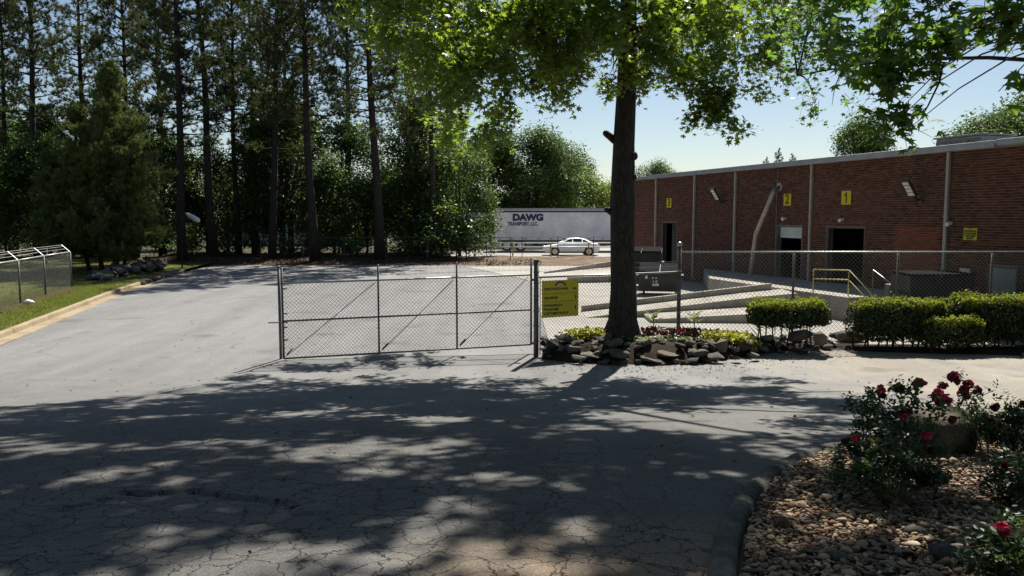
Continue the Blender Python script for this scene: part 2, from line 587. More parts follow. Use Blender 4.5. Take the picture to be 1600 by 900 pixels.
M['duct'] = simple('duct_pipe', (.50, .40, .33), .6, 0, .12, 3)
M['roof'] = simple('roof_membrane', (.30, .30, .29), .8, 0, .1, .6)
M['interior'] = simple('unlit_interior', (.03, .03, .03), .9, 0, .2)
M['door'] = simple('rollup_door', (.62, .63, .64), .5, 0, .05, 2)
M['greydoor'] = simple('steel_door', (.24, .27, .26), .5, .1, .08, 2)
M['hvac'] = simple('rooftop_metal', (.17, .18, .19), .55, .3, .12, 2)
M['lens'] = simple('lamp_lens', (.70, .69, .64), .3, 0, .05)
M['handrail'] = simple('yellow_rail_paint', (.45, .38, .10), .55, 0, .12, 6)
M['mortar'] = simple('mortar', (.27, .20, .165), .95, 0, .15, 20, .3)
BR = [(0, (.066, .027, .018)), (.3, (.110, .042, .027)), (.65, (.148, .056, .036)), (.9, (.18, .075, .050)), (1, (.09, .046, .035))]
M['brick'] = island_mat('brick', BR, .85, .3, 60, False, .4, .2, 6)
M['brick_one'] = island_mat('brick_single', BR, .85, .3, 60, True, .4, .2, 6)
M['brick_infill'] = island_mat('brick_infill', [(0, (.20, .055, .035)), (1, (.27, .085, .05))], .85, .3, 60, False, .3, .2, 6)
M['rock'] = island_mat('field_stone', [(0, (.045, .042, .037)), (.4, (.095, .088, .076)), (.8, (.18, .165, .138)), (1, (.12, .094, .068))], .9, 1.0, 5, True, .6, .2, 9)
M['boulder'] = simple('boulder', (.13, .11, .08), .9, 0, .35, 3, .9, 12, .2)
PB = [(0, (.06, .040, .026)), (.2, (.18, .11, .062)), (.45, (.32, .205, .11)), (.65, (.42, .30, .175)), (.82, (.20, .165, .13)), (.93, (.17, .070, .035)), (1, (.52, .42, .29))]
M['pebble'] = island_mat('pebble', PB, .75, .25, 90, False, .3, .3, 25)
M['pebble_one'] = island_mat('pebble_single', PB, .75, .25, 90, True, .3, .3, 25)
M['bark'] = bark_mat('oak_bark', (.062, .050, .040), (.008, .0065, .0055), 12, 1.0)
M['pinebark'] = bark_mat('pine_bark', (.048, .034, .026), (.012, .009, .007), 7)
M['twig'] = simple('twig_bark', (.07, .055, .04), .9, 0, .2)
M['cane'] = simple('rose_cane', (.10, .13, .05), .7, 0, .2)
M['leaf_main'] = leaf_mat('sweetgum_leaf', (.030, .060, .010), (.090, .145, .022), (.36, .52, .045), .5, .05)
M['leaf_near'] = leaf_mat('near_leaf', (.028, .060, .014), (.070, .130, .026), (.26, .46, .05), .46, .05)
M['needle'] = leaf_mat('pine_needle', (.024, .038, .013), (.085, .100, .034), (.11, .14, .034), .30, .03, .5)
M['needle_young'] = leaf_mat('young_pine_needle', (.040, .064, .018), (.19, .22, .060), (.18, .23, .055), .3, .04, .5)
M['candle'] = simple('pine_candle', (.24, .23, .10), .8, 0, .15)
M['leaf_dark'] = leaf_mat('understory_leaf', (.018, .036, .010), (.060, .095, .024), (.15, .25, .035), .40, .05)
M['leaf_far'] = leaf_mat('far_tree_leaf', (.028, .052, .014), (.090, .135, .036), (.14, .23, .04), .35, .04)
M['leaf_lime'] = leaf_mat('lime_leaf', (.07, .11, .018), (.17, .22, .035), (.26, .36, .05), .4, .04)
M['leaf_hedge'] = leaf_mat('hedge_leaf', (.08, .11, .014), (.30, .33, .035), (.42, .48, .035), .35, .02, .5)  # hedge tops: lime new growth with sunlight painted into its colour
M['leaf_hedge_old'] = leaf_mat('old_hedge_leaf', (.012, .022, .006), (.060, .085, .018), (.07, .11, .015), .18, .04, .45)  # hedge sides: shade painted in as a darker leaf colour
M['leaf_rose'] = leaf_mat('rose_leaf', (.014, .030, .010), (.045, .074, .024), (.10, .17, .025), .32, .045, .45)
M['petal'] = leaf_mat('rose_petal', (.45, .012, .040), (.75, .045, .11), (.75, .05, .11), .4, .04)
M['petal_dark'] = leaf_mat('dark_rose_petal', (.09, .004, .012), (.22, .010, .022), (.25, .01, .025), .3, .04)
M['coleus_red'] = leaf_mat('red_coleus_leaf', (.045, .008, .010), (.15, .020, .022), (.22, .02, .02), .35, .06)
M['coleus_lime'] = leaf_mat('lime_foliage', (.24, .26, .02), (.50, .46, .05), (.58, .56, .05), .4, .05)
M['sprout'] = leaf_mat('sprout_leaf', (.10, .15, .04), (.20, .26, .08), (.25, .35, .08), .4, .06)
M['grass'] = leaf_mat('grass_blade', (.075, .100, .015), (.21, .225, .035), (.27, .32, .04), .38, .03)
M['drygrass'] = leaf_mat('dry_grass_blade', (.10, .10, .03), (.24, .21, .08), (.24, .24, .07), .35, .03)
M['hedge_core'] = simple('hedge_inner_twigs', (.022, .020, .012), .95, 0, .4, 20, .8, 30, .1)
M['paper'] = simple('litter_paper', (.75, .74, .70), .7)

# ------------------------------------------------------------------ shared shapes
def ico(sub):
    bm = bmesh.new(); bmesh.ops.create_icosphere(bm, subdivisions=sub, radius=1.0)
    V = np.array([v.co[:] for v in bm.verts]); Fc = np.array([[v.index for v in f.verts] for f in bm.faces])
    bm.free()
    return V, Fc


ICO1, ICO2, ICO3 = ico(1), ico(2), ico(3)


def rock_arrays(seed, sub=2, amp=.28, boxy=.0, freq=1.1, cuts=0):
    V, Fc = {1: ICO1, 2: ICO2, 3: ICO3}[sub]
    o = Vector((seed * 3.7, seed * 1.3, -seed * 2.1))
    out = []
    for p in V:
        q = Vector(p)
        d = 1 + amp * noise.noise(q * freq + o) + amp * .45 * noise.noise(q * freq * 2.6 + o)
        if boxy:
            mx = max(abs(q.x), abs(q.y), abs(q.z)); q = q.lerp(q / mx * .85, boxy)
        out.append(tuple(q * d))
    A = np.array(out)
    if cuts:
        rr_ = np.random.default_rng(int(seed) + 900)
        for n_ in unit(rr_.normal(0, 1, (cuts, 3))):
            k_ = np.maximum(0, A @ n_ - rr_.uniform(.45, .8)); A = A - k_[:, None] * n_ * .95
    return A, Fc


# ------------------------------------------------------------------ ground, lot, kerbs
def kerb_x(y):
    pts = [(-20, -6.8), (10, -11.0), (21.1, -13.55), (33.7, -16.65), (43.9, -18.6), (60, -20.6)]
    for (a, b), (c, d) in zip(pts, pts[1:]):
        if a <= y <= c: return b + (d - b) * (y - a) / (c - a)
    return pts[0][1] if y < pts[0][0] else pts[-1][1]


def sheet(name, xs, ys, zf, m, kind='structure', smooth=True, xf=None):
    nx, ny = len(xs), len(ys)
    V = np.zeros((ny, nx, 3))
    for j, y in enumerate(ys):
        for i, x in enumerate(xs):
            X = xf(x, y) if xf else x
            V[j, i] = (X, y, zf(X, y))
    idx = np.arange(nx * ny).reshape(ny, nx)
    Fc = np.stack([idx[:-1, :-1], idx[:-1, 1:], idx[1:, 1:], idx[1:, :-1]], -1).reshape(-1, 4)
    o = np_obj(name, V.reshape(-1, 3), Fc, m, smooth=smooth)
    if kind: o['kind'] = kind
    return o


def frange(a, b, n): return list(np.linspace(a, b, n))


far_x = [-900, -400, -200, -120, -80, -60, -45, -35, -28, -22, -18, -14, -10, -6, -2, 2, 6, 10, 14, 20, 30, 45, 60, 90, 140, 250, 900]
far_y = [-300, -100, -40, -20, -10, -5] + frange(0, 18, 25) + [20, 25, 30, 36, 42, 50, 56, 60, 66, 80, 110, 160, 260, 500, 1500]
sheet('ground', far_x, far_y, lambda x, y: G(x, y) - .12, M['far_ground'])

# the sunken, broken edge of an old patch in the drive
SCARP = [gnd(100, 795), gnd(150, 782), gnd(190, 769), gnd(240, 770), gnd(300, 766), gnd(345, 772), gnd(400, 780), gnd(445, 784), gnd(470, 803)]
SC_X = np.array([p.x for p in SCARP]); SC_Y = np.array([p.y for p in SCARP])


def lot_z(x, y):
    z = G(x, y) + .012 * noise.noise(Vector((x * .35, y * .35, 0)))
    if SC_X[0] - .3 < x < SC_X[-1] + .3 and 3.5 < y < 9:
        yl = float(np.interp(x, SC_X, SC_Y)) + .05 * noise.noise(Vector((x * 4, 0, 3)))
        d = yl - y                      # in front of (nearer than) the break
        k = min(1, max(0, (x - SC_X[0] + .3) / .5)) * min(1, max(0, (SC_X[-1] + .3 - x) / .5))
        if d > .02: z -= k * .028 * max(0.0, 1 - d / .8) * (.6 + .8 * noise.noise(Vector((x * 2.3, y * 2.3, 7))))
        elif d > -.03 - .02 * noise.noise(Vector((x * 6, 0, 1))): z -= k * .05
    return z


lot_ys = frange(-6, 3.4, 12) + frange(3.5, 8.4, 120) + frange(8.6, 18, 34) + frange(18.8, 53, 44)
def lot_xf(u, y):
    a = kerb_x(y); return a + (u - a) if u > -7.0 else a + (u + 100) / 93.0 * (-7.0 - a)
lot_xs = [-100 + 93 * k / 14 for k in range(15)] + frange(-6.9, .6, 170) + frange(.7, 30, 46)
sheet('asphalt_lot', lot_xs, lot_ys, lot_z, M['asphalt'], xf=lot_xf)

# building frame of reference -------------------------------------------------------
WALL_D1 = 22.5
WU = Vector((-0.3083, 0.9513, 0)); WN = Vector((-0.9513, -0.3083, 0))
W_A = Vector((0.6375 * WALL_D1, WALL_D1, 0))


def wall_xy(Y): return W_A.x + (Y - W_A.y) * WU.x / WU.y


W0 = Vector((wall_xy(11.0), 11.0, 0.0))        # s = 0
GZ = -1.6


def wp(px, py):
    r = ray(px, py)
    o = Vector((0, 0, CAM_Z))
    t = (W0 - o).dot(WN) / r.dot(WN)
    p = o + r * t
    return (p - W0).dot(WU), p.z


def wpt(s, out, z): return W0 + WU * s + WN * out + Vector((0, 0, z))


# concrete yard between the fence and the building
def yard_xf(u, y):
    xl = .95 if y < 40 else .95 - (y - 40) * .35
    return xl + (wall_xy(y) - xl - .02) * u
sheet('concrete_yard', frange(0, 1, 12), frange(19.3, 51.5, 20), lambda x, y: GZ + .018, M['concrete'], xf=yard_xf)

# clay bank and the higher pavement with the parked car beyond the lot
def bank_z(x, y): return GZ + .01 + .22 * min(1, max(0, (y - 53) / 5)) + .12 * noise.noise(Vector((x * .5, y * .6, 1))) * min(1, max(0, (y - 53.2) / 1.5))
sheet('clay_bank', frange(-6, 30, 60), frange(52.6, 60.2, 20), bank_z, M['clay'])
sheet('pine_bed', frange(-26, -4.5, 60), frange(52.6, 64, 24), lambda x, y: GZ - .02 + .35 * min(1, max(0, (y - 52.6) / 4)) + .10 * noise.noise(Vector((x * .6, y * .6, 5))), M['soil'])
sheet('far_pavement', [-10, 0, 10, 20, 40, 60], frange(60.2, 86, 5), lambda x, y: GZ + .05, M['concrete'])

# left verge
def verge_z(x, y):
    d = kerb_x(y) - x
    return GZ + .13 + .004 * d + .03 * noise.noise(Vector((x, y, 2)))
def verge_xf(u, y): return kerb_x(y) - .17 - u * 26
sheet('grass_verge', [0, .01, .03, .06, .1, .16, .24, .4, .6, 1.0], frange(12, 60, 50), lambda x, y: verge_z(x, y) if y > 16 else G(x, y) + .13, M['grassbase'], xf=verge_xf)


def strip_along(name, path, prof, m, parent=None, closed=False, cap=True, jitter=0.0):
    """sweep a profile of (offset to the right, z) along a ground path"""
    mb = MB(); n = len(prof); rows = []
    for i, p in enumerate(path):
        a = path[max(0, i - 1)]; c = path[min(len(path) - 1, i + 1)]
        d = Vector((c.x - a.x, c.y - a.y, 0)).normalized(); s = Vector((d.y, -d.x, 0))
        z0 = p.z
        rows.append([Vector((p.x, p.y, z0)) + s * o + Vector((0, 0, z)) + Vector((0, 0, jitter * noise.noise(Vector((p.x * 3, p.y * 3, o * 9))))) for o, z in prof])
    V = [q for r_ in rows for q in r_]
    fs = [(i * n + k, i * n + k + 1, (i + 1) * n + k + 1, (i + 1) * n + k) for i in range(len(path) - 1) for k in range(n - 1)]
    if cap: fs += [tuple(range(n)), tuple(range((len(path) - 1) * n, len(path) * n))[::-1]]
    mb.add(V, fs)
    return mb


# long left kerb in cast lengths with a gutter pan
kerb_root = thing('kerb', None, None); kerb_root['kind'] = 'structure'
y = 13.0
while y < 43.5:
    y2 = min(y + 3.0, 44.2)
    pth = [Vector((kerb_x(t), t, G(0, t))) for t in np.linspace(y, y2 - .025, 5)]
    strip_along('kerb_length', pth, [(-.17, .0), (-.165, .15), (-.03, .155), (0, .13), (.02, .012)], M['kerb']).obj('kerb_length', M['kerb'], kerb_root, bevel=0)
    strip_along('gutter_pan', pth, [(.02, .0), (.022, .014), (.42, .020), (.425, .0)], M['kerb']).obj('gutter_pan', M['kerb'], kerb_root)
    y = y2


# grass blades on the verge
def blades(n, fn, h, wd, m, name, label):
    P = np.array([fn() for _ in range(n)])
    ang = rng.uniform(0, 2 * np.pi, n); hh = rng.uniform(.5, 1.2, n) * h
    lean = rng.normal(0, .45, (n, 2)) * hh[:, None]
    d = np.stack([np.cos(ang), np.sin(ang), np.zeros(n)], 1) * (wd * .5)
    top = P + np.stack([lean[:, 0], lean[:, 1], hh], 1)
    V = np.stack([P - d, P + d, top], 1).reshape(-1, 3)
    Fc = np.arange(3 * n).reshape(-1, 3)
    return tag(np_obj(name, V, Fc, m), label, 'grass', kind='stuff')


def vp_near():
    y = random.uniform(19.5, 36) if random.random() < .8 else random.uniform(15, 44)
    u = random.uniform(.02, 3.6)
    x = kerb_x(y) - .17 - u
    return (x, y, verge_z(x, y) - .01)
def vp_far():
    y = random.uniform(22, 56); x = kerb_x(y) - 3.8 - random.uniform(0, 18)
    return (x, y, verge_z(x, y) - .01)
blades(26000, vp_near, .10, .018, M['grass'], 'grass', 'bright green mown grass between tan kerb and fence')
blades(22000, vp_far, .13, .03, M['drygrass'], 'grass', 'yellowish grass slope beyond the barbed wire fence')

exec_marker = True
# ------------------------------------------------------------------ brick warehouse
ROOF_Z = CAM_Z + 111 / F * WALL_D1
S_END = wp(991, 300)[0]
bld = thing('brick_warehouse', 'long red brick warehouse with numbered doors and grey downspouts', 'building', tuple(W0 + WU * 15 + Vector((0, 0, GZ))))
d1l, d1t = wp(1292, 353); d1r, _ = wp(1352, 353)
d2l, d2t = wp(1212, 351); d2r, _ = wp(1254, 351)
d3l, d3t = wp(1034, 346); d3r, _ = wp(1058, 346)
il, it = wp(1400, 355); ir, _ = wp(1466, 355)
DOCK = -0.86
gd_l, gd_t = wp(1545, 415); gd_r, _ = wp(1592, 415)
# openings: (s0, s1, z0, z1)
OPEN = [(d1r, d1l, DOCK, d1t), (d2r, d2l, DOCK, d2t), (d3r, d3l, DOCK, d3t)]
GREY = (gd_r, gd_l, GZ, gd_t)
INF = (ir, il, DOCK + .1, it)


def wall_panels():
    ss = sorted([0.0, S_END] + [v for o in OPEN for v in o[:2]])
    mb = MB()
    for a, b in zip(ss, ss[1:]):
        op = [o for o in OPEN if abs(o[0] - a) < 1e-6 and abs(o[1] - b) < 1e-6]
        spans = [(GZ - .3, ROOF_Z)] if not op else [(GZ - .3, op[0][2]), (op[0][3], ROOF_Z)]
        for z0, z1 in spans:
            mb.hexa([wpt(a, 0, z0), wpt(b, 0, z0), wpt(b, -.3, z0), wpt(a, -.3, z0), wpt(a, 0, z1), wpt(b, 0, z1), wpt(b, -.3, z1), wpt(a, -.3, z1)])
    return mb


wall = wall_panels().obj('wall', M['mortar'], bld)
# bricks, real pieces in running bond, half an inch proud of the mortar
BL, BH, PITCH_S, PITCH_Z, PROUD = .195, .066, .208, .0800, .011
bl = []
zz, row = GZ + .002, 0
while zz + BH < ROOF_Z - .01:
    s0 = -(row % 2) * PITCH_S / 2
    k = 0
    while True:
        a = s0 + k * PITCH_S; b = a + BL; k += 1
        if a > S_END: break
        a = max(a, .0); b = min(b, S_END)
        if b - a < .03: continue
        zm = zz + BH / 2
        bad = False
        for o in OPEN + [GREY]:
            if o[2] - .02 < zm < o[3] + .03 and b > o[0] and a < o[1]:
                if a < o[0] - .03: b = o[0] - .005
                elif b > o[1] + .03: a = o[1] + .005
                else: bad = True
        if bad: continue
        inf = INF[2] < zm < INF[3] and b > INF[0] and a < INF[1]
        bl.append((a, b, zz, inf))
    zz += PITCH_Z; row += 1
B = np.array([(a, b, z) for a, b, z, i in bl]); isinf = np.array([i for *_, i in bl])
# the 300 that show largest: full bricks nearest the frame's edge above the fence
cx = np.array([[*(W0 + WU * ((a + b) / 2))][:2] for a, b, z in B])
pxs = 800 + F * cx[:, 0] / cx[:, 1]
full = (B[:, 1] - B[:, 0] > .19) & (pxs < 1606) & (B[:, 2] > .75) & ~isinf
order = np.where(full)[0]
order = order[np.argsort(cx[order, 1])][:300]
single = np.zeros(len(B), bool); single[order] = True


def brick_boxes(sel, name, m, parent):
    b = B[sel]; n = len(b)
    jo = PROUD + rng.normal(0, .0015, n)
    u = np.array(WU); nn = np.array(WN); o = np.array(W0)
    V = np.zeros((n, 8, 3))
    for k, (e, outv, t) in enumerate([(0, 0, 0), (1, 0, 0), (1, 1, 0), (0, 1, 0), (0, 0, 1), (1, 0, 1), (1, 1, 1), (0, 1, 1)]):
        s = b[:, e]; out = jo if outv else np.full(n, -.004)
        V[:, k] = o + s[:, None] * u + out[:, None] * nn
        V[:, k, 2] = b[:, 2] + (BH if t else 0)
    fs = np.array([(3, 2, 6, 7), (0, 1, 2, 3), (4, 7, 6, 5), (0, 3, 7, 4), (1, 5, 6, 2)])
    Fc = fs[None] + (np.arange(n) * 8)[:, None, None]
    return np_obj(name, V.reshape(-1, 3), Fc.reshape(-1, 4), m, parent)


o = brick_boxes(~single & ~isinf, 'brickwork', M['brick'], wall); o['kind'] = 'stuff'
o = brick_boxes(isinf, 'brick_infill', M['brick_infill'], wall); o['kind'] = 'stuff'
tag(o, 'redder bricks filling a former doorway')
mb = MB(); mb.box((0, 0, 0), (BL, .016, BH))
bme = mb.mesh('brick', M['brick_one'])
wrot = math.atan2(WU.y, WU.x)
for i in order:
    a, b, z = B[i]
    q = bpy.data.objects.new('brick', bme); COL.objects.link(q)
    q.parent = wall
    q.location = wpt((a + b) / 2, .004, z + BH / 2) - ORG[wall.name]
    q.rotation_euler = (0, 0, wrot)

# shell: end wall, back wall, roof, dark inside
def wbox(s0, s1, o0, o1, z0, z1, mb=None):
    mb = mb or MB()
    return mb.hexa([wpt(s0, o0, z0), wpt(s1, o0, z0), wpt(s1, o1, z0), wpt(s0, o1, z0), wpt(s0, o0, z1), wpt(s1, o0, z1), wpt(s1, o1, z1), wpt(s0, o1, z1)])


wbox(S_END - .3, S_END - .002, -.302, -22, GZ - .3, ROOF_Z).obj('end_wall', M['brick'], bld)
wbox(.0, .3, -.302, -22, GZ - .3, ROOF_Z).obj('end_wall', M['brick'], bld)
wbox(0, S_END, -22.02, -22.3, GZ - .3, ROOF_Z).obj('back_wall', M['brick'], bld)
wbox(.31, S_END - .31, -.31, -21.9, GZ, GZ + .7).obj('floor_slab', M['interior'], bld)
wbox(.32, S_END - .32, -6.0, -6.1, GZ + .71, ROOF_Z - .02).obj('inner_wall', M['interior'], bld)
wbox(-.2, S_END + .15, .10, -22.5, ROOF_Z + .002, ROOF_Z + .14).obj('roof', M['roof'], bld)
s_break = wp(1562, 235)[0]
wbox(s_break, S_END - 2.2, .104, .23, ROOF_Z - .03, ROOF_Z + .17).obj('gutter', M['fascia'], bld, bevel=.015)
wbox(-.2, s_break - .03, .104, .19, ROOF_Z + .02, ROOF_Z + .19).obj('gutter', M['fascia'], bld, bevel=.015)
wbox(S_END - 2.17, S_END + .2, .104, .19, ROOF_Z - .0, ROOF_Z + .13).obj('gutter', M['fascia'], bld, bevel=.015)
for px in (1027, 1087, 1151, 1270, 1483):
    s = wp(px, 290)[0]
    mb = MB()
    wbox(s - .05, s + .05, .016, .11, GZ + .15, ROOF_Z - .04, mb)
    for z in (GZ + 1.2, GZ + 3.2): wbox(s - .075, s + .075, .015, .118, z, z + .04, mb)
    mb.obj('downspout', M['pipe'], bld, bevel=.008)
# door fittings
def door_frame(o, depth=.16):
    mb = MB(); s0, s1, z0, z1 = o
    wbox(s0, s0 + .07, -.02, -depth, z0, z1, mb); wbox(s1 - .07, s1, -.02, -depth, z0, z1, mb); wbox(s0 + .072, s1 - .072, -.02, -depth, z1 - .08, z1, mb)
    return mb
for k, o in enumerate(OPEN):
    door_frame(o).obj('door_frame', M['galv_dark'] if k != 1 else M['hvac'], bld)
s0, s1, z0, z1 = OPEN[1]
for k in range(3):       # sections of the half raised door
    wbox(s0 + .1, s1 - .1, -.17, -.2, z1 - .1 - (k + 1) * .145 + .006, z1 - .1 - k * .145, ).obj('door_section', M['door'], bld, bevel=.004)
s0, s1, z0, z1 = OPEN[2]
wbox(s0 + .09, s0 + (s1 - s0) * .42, -.1, -.15, z0 + .01, z1 - .1).obj('door_leaf', M['darkmetal'], bld)
s0, s1, z0, z1 = GREY
dl = wbox(s0 + .05, s1 - .05, .001, .02, GZ + .03, z1 - .05).obj('door', M['greydoor'], bld)
door_mb = MB(); wbox(s0, s0 + .05, .001, .03, GZ, z1, door_mb); wbox(s1 - .05, s1, .001, .03, GZ, z1, door_mb); wbox(s0 + .051, s1 - .051, .001, .03, z1 - .05, z1, door_mb)
door_mb.obj('door_frame', M['galv_dark'], bld)
MB().sphere(wpt(s0 + .14, .06, GZ + 1.0), .035).obj('handle', M['chrome'], dl)
# electrical boxes and conduits on the wall near the end door
for px, py0, py1, wd in ((1513, 419, 438, .38),):
    s, zt = wp(px, py0); _, zb = wp(px, py1)
    wbox(s - wd / 2, s + wd / 2, .014, .14, zb, zt).obj('meter_box', M['galv'], bld, bevel=.01)
s, z = wp(1215, 300)
mb = MB(); wbox(s - .012, s + .012, .013, .035, DOCK, ROOF_Z - .1, mb); mb.obj('conduit', M['galv'], bld)
s, z = wp(1232, 345)


def text_mesh(txt, size, m, name='lettering', bold=0.0, align='CENTER', depth=.002, sx=1.0):
    cu = bpy.data.curves.new('t', 'FONT'); cu.body = txt; cu.size = size; cu.extrude = depth; cu.offset = bold
    cu.align_x = align; cu.align_y = 'CENTER'
    to = bpy.data.objects.new('t', cu); COL.objects.link(to)
    dg = bpy.context.evaluated_depsgraph_get()
    me = bpy.data.meshes.new_from_object(to.evaluated_get(dg))
    bpy.data.objects.remove(to); bpy.data.curves.remove(cu)
    me.name = name
    for v in me.vertices: v.co.x *= sx
    me.materials.clear(); me.materials.append(m)
    return me


def put_text(txt, size, m, parent, loc, xdir, up=Vector((0, 0, 1)), **kw):
    me = text_mesh(txt, size, m, **kw)
    q = bpy.data.objects.new('lettering', me); COL.objects.link(q); q.parent = parent
    x = xdir.normalized(); n = x.cross(up).normalized(); u = n.cross(x)
    mw = Matrix((x, u, n)).transposed().to_4x4()
    mw.translation = Vector(loc) - ORG[parent.name]
    q.matrix_local = mw
    return q


WX = -WU          # reading direction along the wall (left to right in view)
for px, py, txt, wpx, hpx, lab in ((1323, 309, '1', 14, 21, 'yellow number 1 plate above the widest open door'), (1231, 312, '2', 11, 18, 'yellow number 2 plate above the half open door'), (1046, 317, '3', 7, 14.5, 'yellow number 3 plate above the farthest dark door')):
    s, z = wp(px, py); sl, zt = wp(px - wpx / 2, py - hpx / 2); sr, zb = wp(px + wpx / 2, py + hpx / 2)
    wd, hh = sl - sr, zt - zb
    t = thing('number_sign', lab, 'sign', tuple(wpt(s, .012, z - hh / 2)), 'numbered door plates')
    wbox(s - wd / 2, s + wd / 2, .014, .03, z - hh / 2, z + hh / 2).obj('plate', M['yellow'], t)
    if txt == '1':
        g = [(-.03, -.38), (.09, -.38), (.09, .40), (.0, .40), (-.05, .30), (-.17, .24), (-.17, .13), (-.03, .17)]
        mb = MB(); k_ = len(g)
        mb.add([wpt(s, .0345, z) + WX * (a_ * hh) + Vector((0, 0, b_ * hh)) for a_, b_ in g], [tuple(range(k_))])
        mb.obj('lettering', M['black'], t)
    else: put_text(txt, hh * 1.12, M['black'], t, wpt(s, .034, z), WX, bold=.008)
s, z = wp(1517, 366); sl, zt = wp(1507, 356); sr, zb = wp(1527, 375.5)
wd, hh = sl - sr, zt - zb
t = thing('pickup_sign', 'small yellow text sign on brick beside the nearest downspout', 'sign', tuple(wpt(s, .012, zb)))
wbox(s - wd / 2, s + wd / 2, .014, .03, zb, zt).obj('plate', M['yellow'], t)
for k, (tx, fz) in enumerate((('WHOLESALE', .27), ('& FRANCHISE', .47), ('CUSTOMER', .67), ('PICKUP', .86))):
    put_text(tx, .075, M['black'], t, wpt(s, .034, zt - hh * fz), WX, bold=.003)
mb = MB(); mb.tube([wpt(s + .06 * math.cos(a), .034, zt - hh * .17 + .05 * math.sin(a)) for a in np.linspace(0, math.pi, 8)], .007, 4); mb.obj('emblem', M['black'], t)


# flood lights on the wall
def flood(px, py, lab, sc_=1.0):
    s, z = wp(px, py)
    b = wpt(s, .0, z)
    t = thing('flood_light', lab, 'lamp', tuple(b), 'flood lights on the brick wall')
    rot = Matrix((WX, WN, Vector((0, 0, 1)))).transposed()
    def L(x, y, z_): return b + rot @ Vector((x, y, z_)) * sc_
    MB().box(L(0, .05, -.02), (.13 * sc_, .08 * sc_, .13 * sc_), rot).obj('wall_plate', M['galv_dark'], t)
    MB().tube([L(0, .08, -.02), L(0, .22, .02), L(-.03, .34, .12)], .035 * sc_, 8).obj('arm', M['darkmetal'], t, smooth=True)
    tilt = rot @ Matrix.Rotation(R(55), 3, 'X') @ Matrix.Rotation(R(0), 3, 'Y')
    hd = MB().box(L(-.06, .48, .36), (.30 * sc_, .62 * sc_, .07 * sc_), tilt).obj('head', M['darkmetal'], t, bevel=.01)
    nrm = tilt @ Vector((0, 0, -1)); up = tilt @ Vector((0, 1, 0))
    if nrm.dot(Vector((0, -1, 0))) < 0: nrm = -nrm
    for k in range(4):
        MB().box(L(-.06, .48, .36) + (nrm * .045 + up * (-.2 + .135 * k)) * sc_, (.24 * sc_, .105 * sc_, .02 * sc_), tilt).obj('lens', M['lens'], t)
flood(1441, 312, 'flood light with four bright panels between door 1 and the nearest downspout')
flood(1133, 316, 'flood light on the bricks between the third and second doors', 1.0)
for px, py, lab in ((1228, 341, 'small white dome camera right above the half open door'), (1318, 343, 'small white dome camera right above the widest open door'), (1487, 349, 'small white dome camera beside the nearest downspout')):
    s, z = wp(px, py); b = wpt(s, .012, z)
    t = thing('security_camera', lab, 'camera', tuple(b), 'dome cameras on the brick wall')
    MB().cyl(b, b + WN * .1, .05, 10).obj('bracket', M['white'], t)
    MB().sphere(b + WN * .14 - Vector((0, 0, .03)), .075).obj('dome', M['white'], t, smooth=True)

# exhaust duct that leaves the wall and drops at a slant
a1 = wpt(wp(1219, 292)[0], .0, wp(1219, 292)[1]); a2 = a1 + WN * .55 - Vector((0, 0, .05))
p3 = at(1181, 366, a1.y + .35); p4 = at(1172, 432, a1.y + .25)
p2 = at(1210, 297, a2.y)
t = thing('exhaust_duct', 'pale slanting exhaust pipe leaving the brick beside door 2', 'pipe', tuple(p4))
MB().tube([a1, a1.lerp(p2, .6), p2, p2.lerp(p3, .06)], .085, 10).obj('elbow', M['hvac'], t, smooth=True)
MB().tube([p2.lerp(p3, .03), p3], .095, 12).obj('pipe', M['duct'], t, smooth=True)
MB().tube([p3.lerp(p2, .01), p3.lerp(p4, .02), p4], .092, 12).obj('pipe', M['duct'], t, smooth=True)
MB().tube([a1 + WN * .02, a1 + WN * .06], .17, 14).obj('flange', M['duct'], t)
MB().box(p4 + Vector((0, 0, -.06)), (.9, .5, .12)).obj('base_block', M['conc_dark'], t)

# roof top unit
c = at(1522, 226, 29.0)
t = thing('rooftop_unit', 'low dark air handling unit on the warehouse roof', 'roof unit', (c.x, c.y, ROOF_Z + .14))
rotw = Matrix.Rotation(wrot, 3, 'Z')
bz = ROOF_Z + .14
uh = at(1522, 214, 29.0).z - bz
MB().box((c.x, c.y, bz + uh * .5), (1.9, 1.5, uh - .08), rotw).obj('cabinet', M['hvac'], t, bevel=.02)
MB().box((c.x, c.y, bz + uh), (2.05, 1.65, .06), rotw).obj('lid', M['hvac'], t, bevel=.01)
for k in range(4):
    MB().box(Vector((c.x, c.y, bz + uh * .5)) + rotw @ Vector((-.72 + .48 * k, .765, 0)), (.42, .03, uh - .3), rotw).obj('grille', M['galv_dark'], t)
MB().box((c.x, c.y, bz + .015), (1.7, 1.1, .03), rotw).obj('base_rail', M['galv_dark'], t)

# ------------------------------------------------------------------ loading dock, ramps
def slab(name, label, P, top_z, mats, parent=None):
    pass
dk = thing('loading_dock', 'raised concrete loading platform along the brick wall', 'dock', (10.2, 26, GZ))
e0, e1 = Vector((10.35, 24.6, 0)), Vector((7.95, 32.2, 0))       # outer edge
def wall_at(p): s = (p - W0).dot(WU); return wpt(s, .02, 0)
f0, f1 = wall_at(e0), wall_at(e1 + WU * 5.5)
mb = MB(); mb.hexa([Vector((p.x, p.y, GZ - .05)) for p in (e0, e1, f1, f0)] + [Vector((p.x, p.y, DOCK)) for p in (e0, e1, f1, f0)])
mb.obj('platform', M['conc_dark'], dk, bevel=.02)
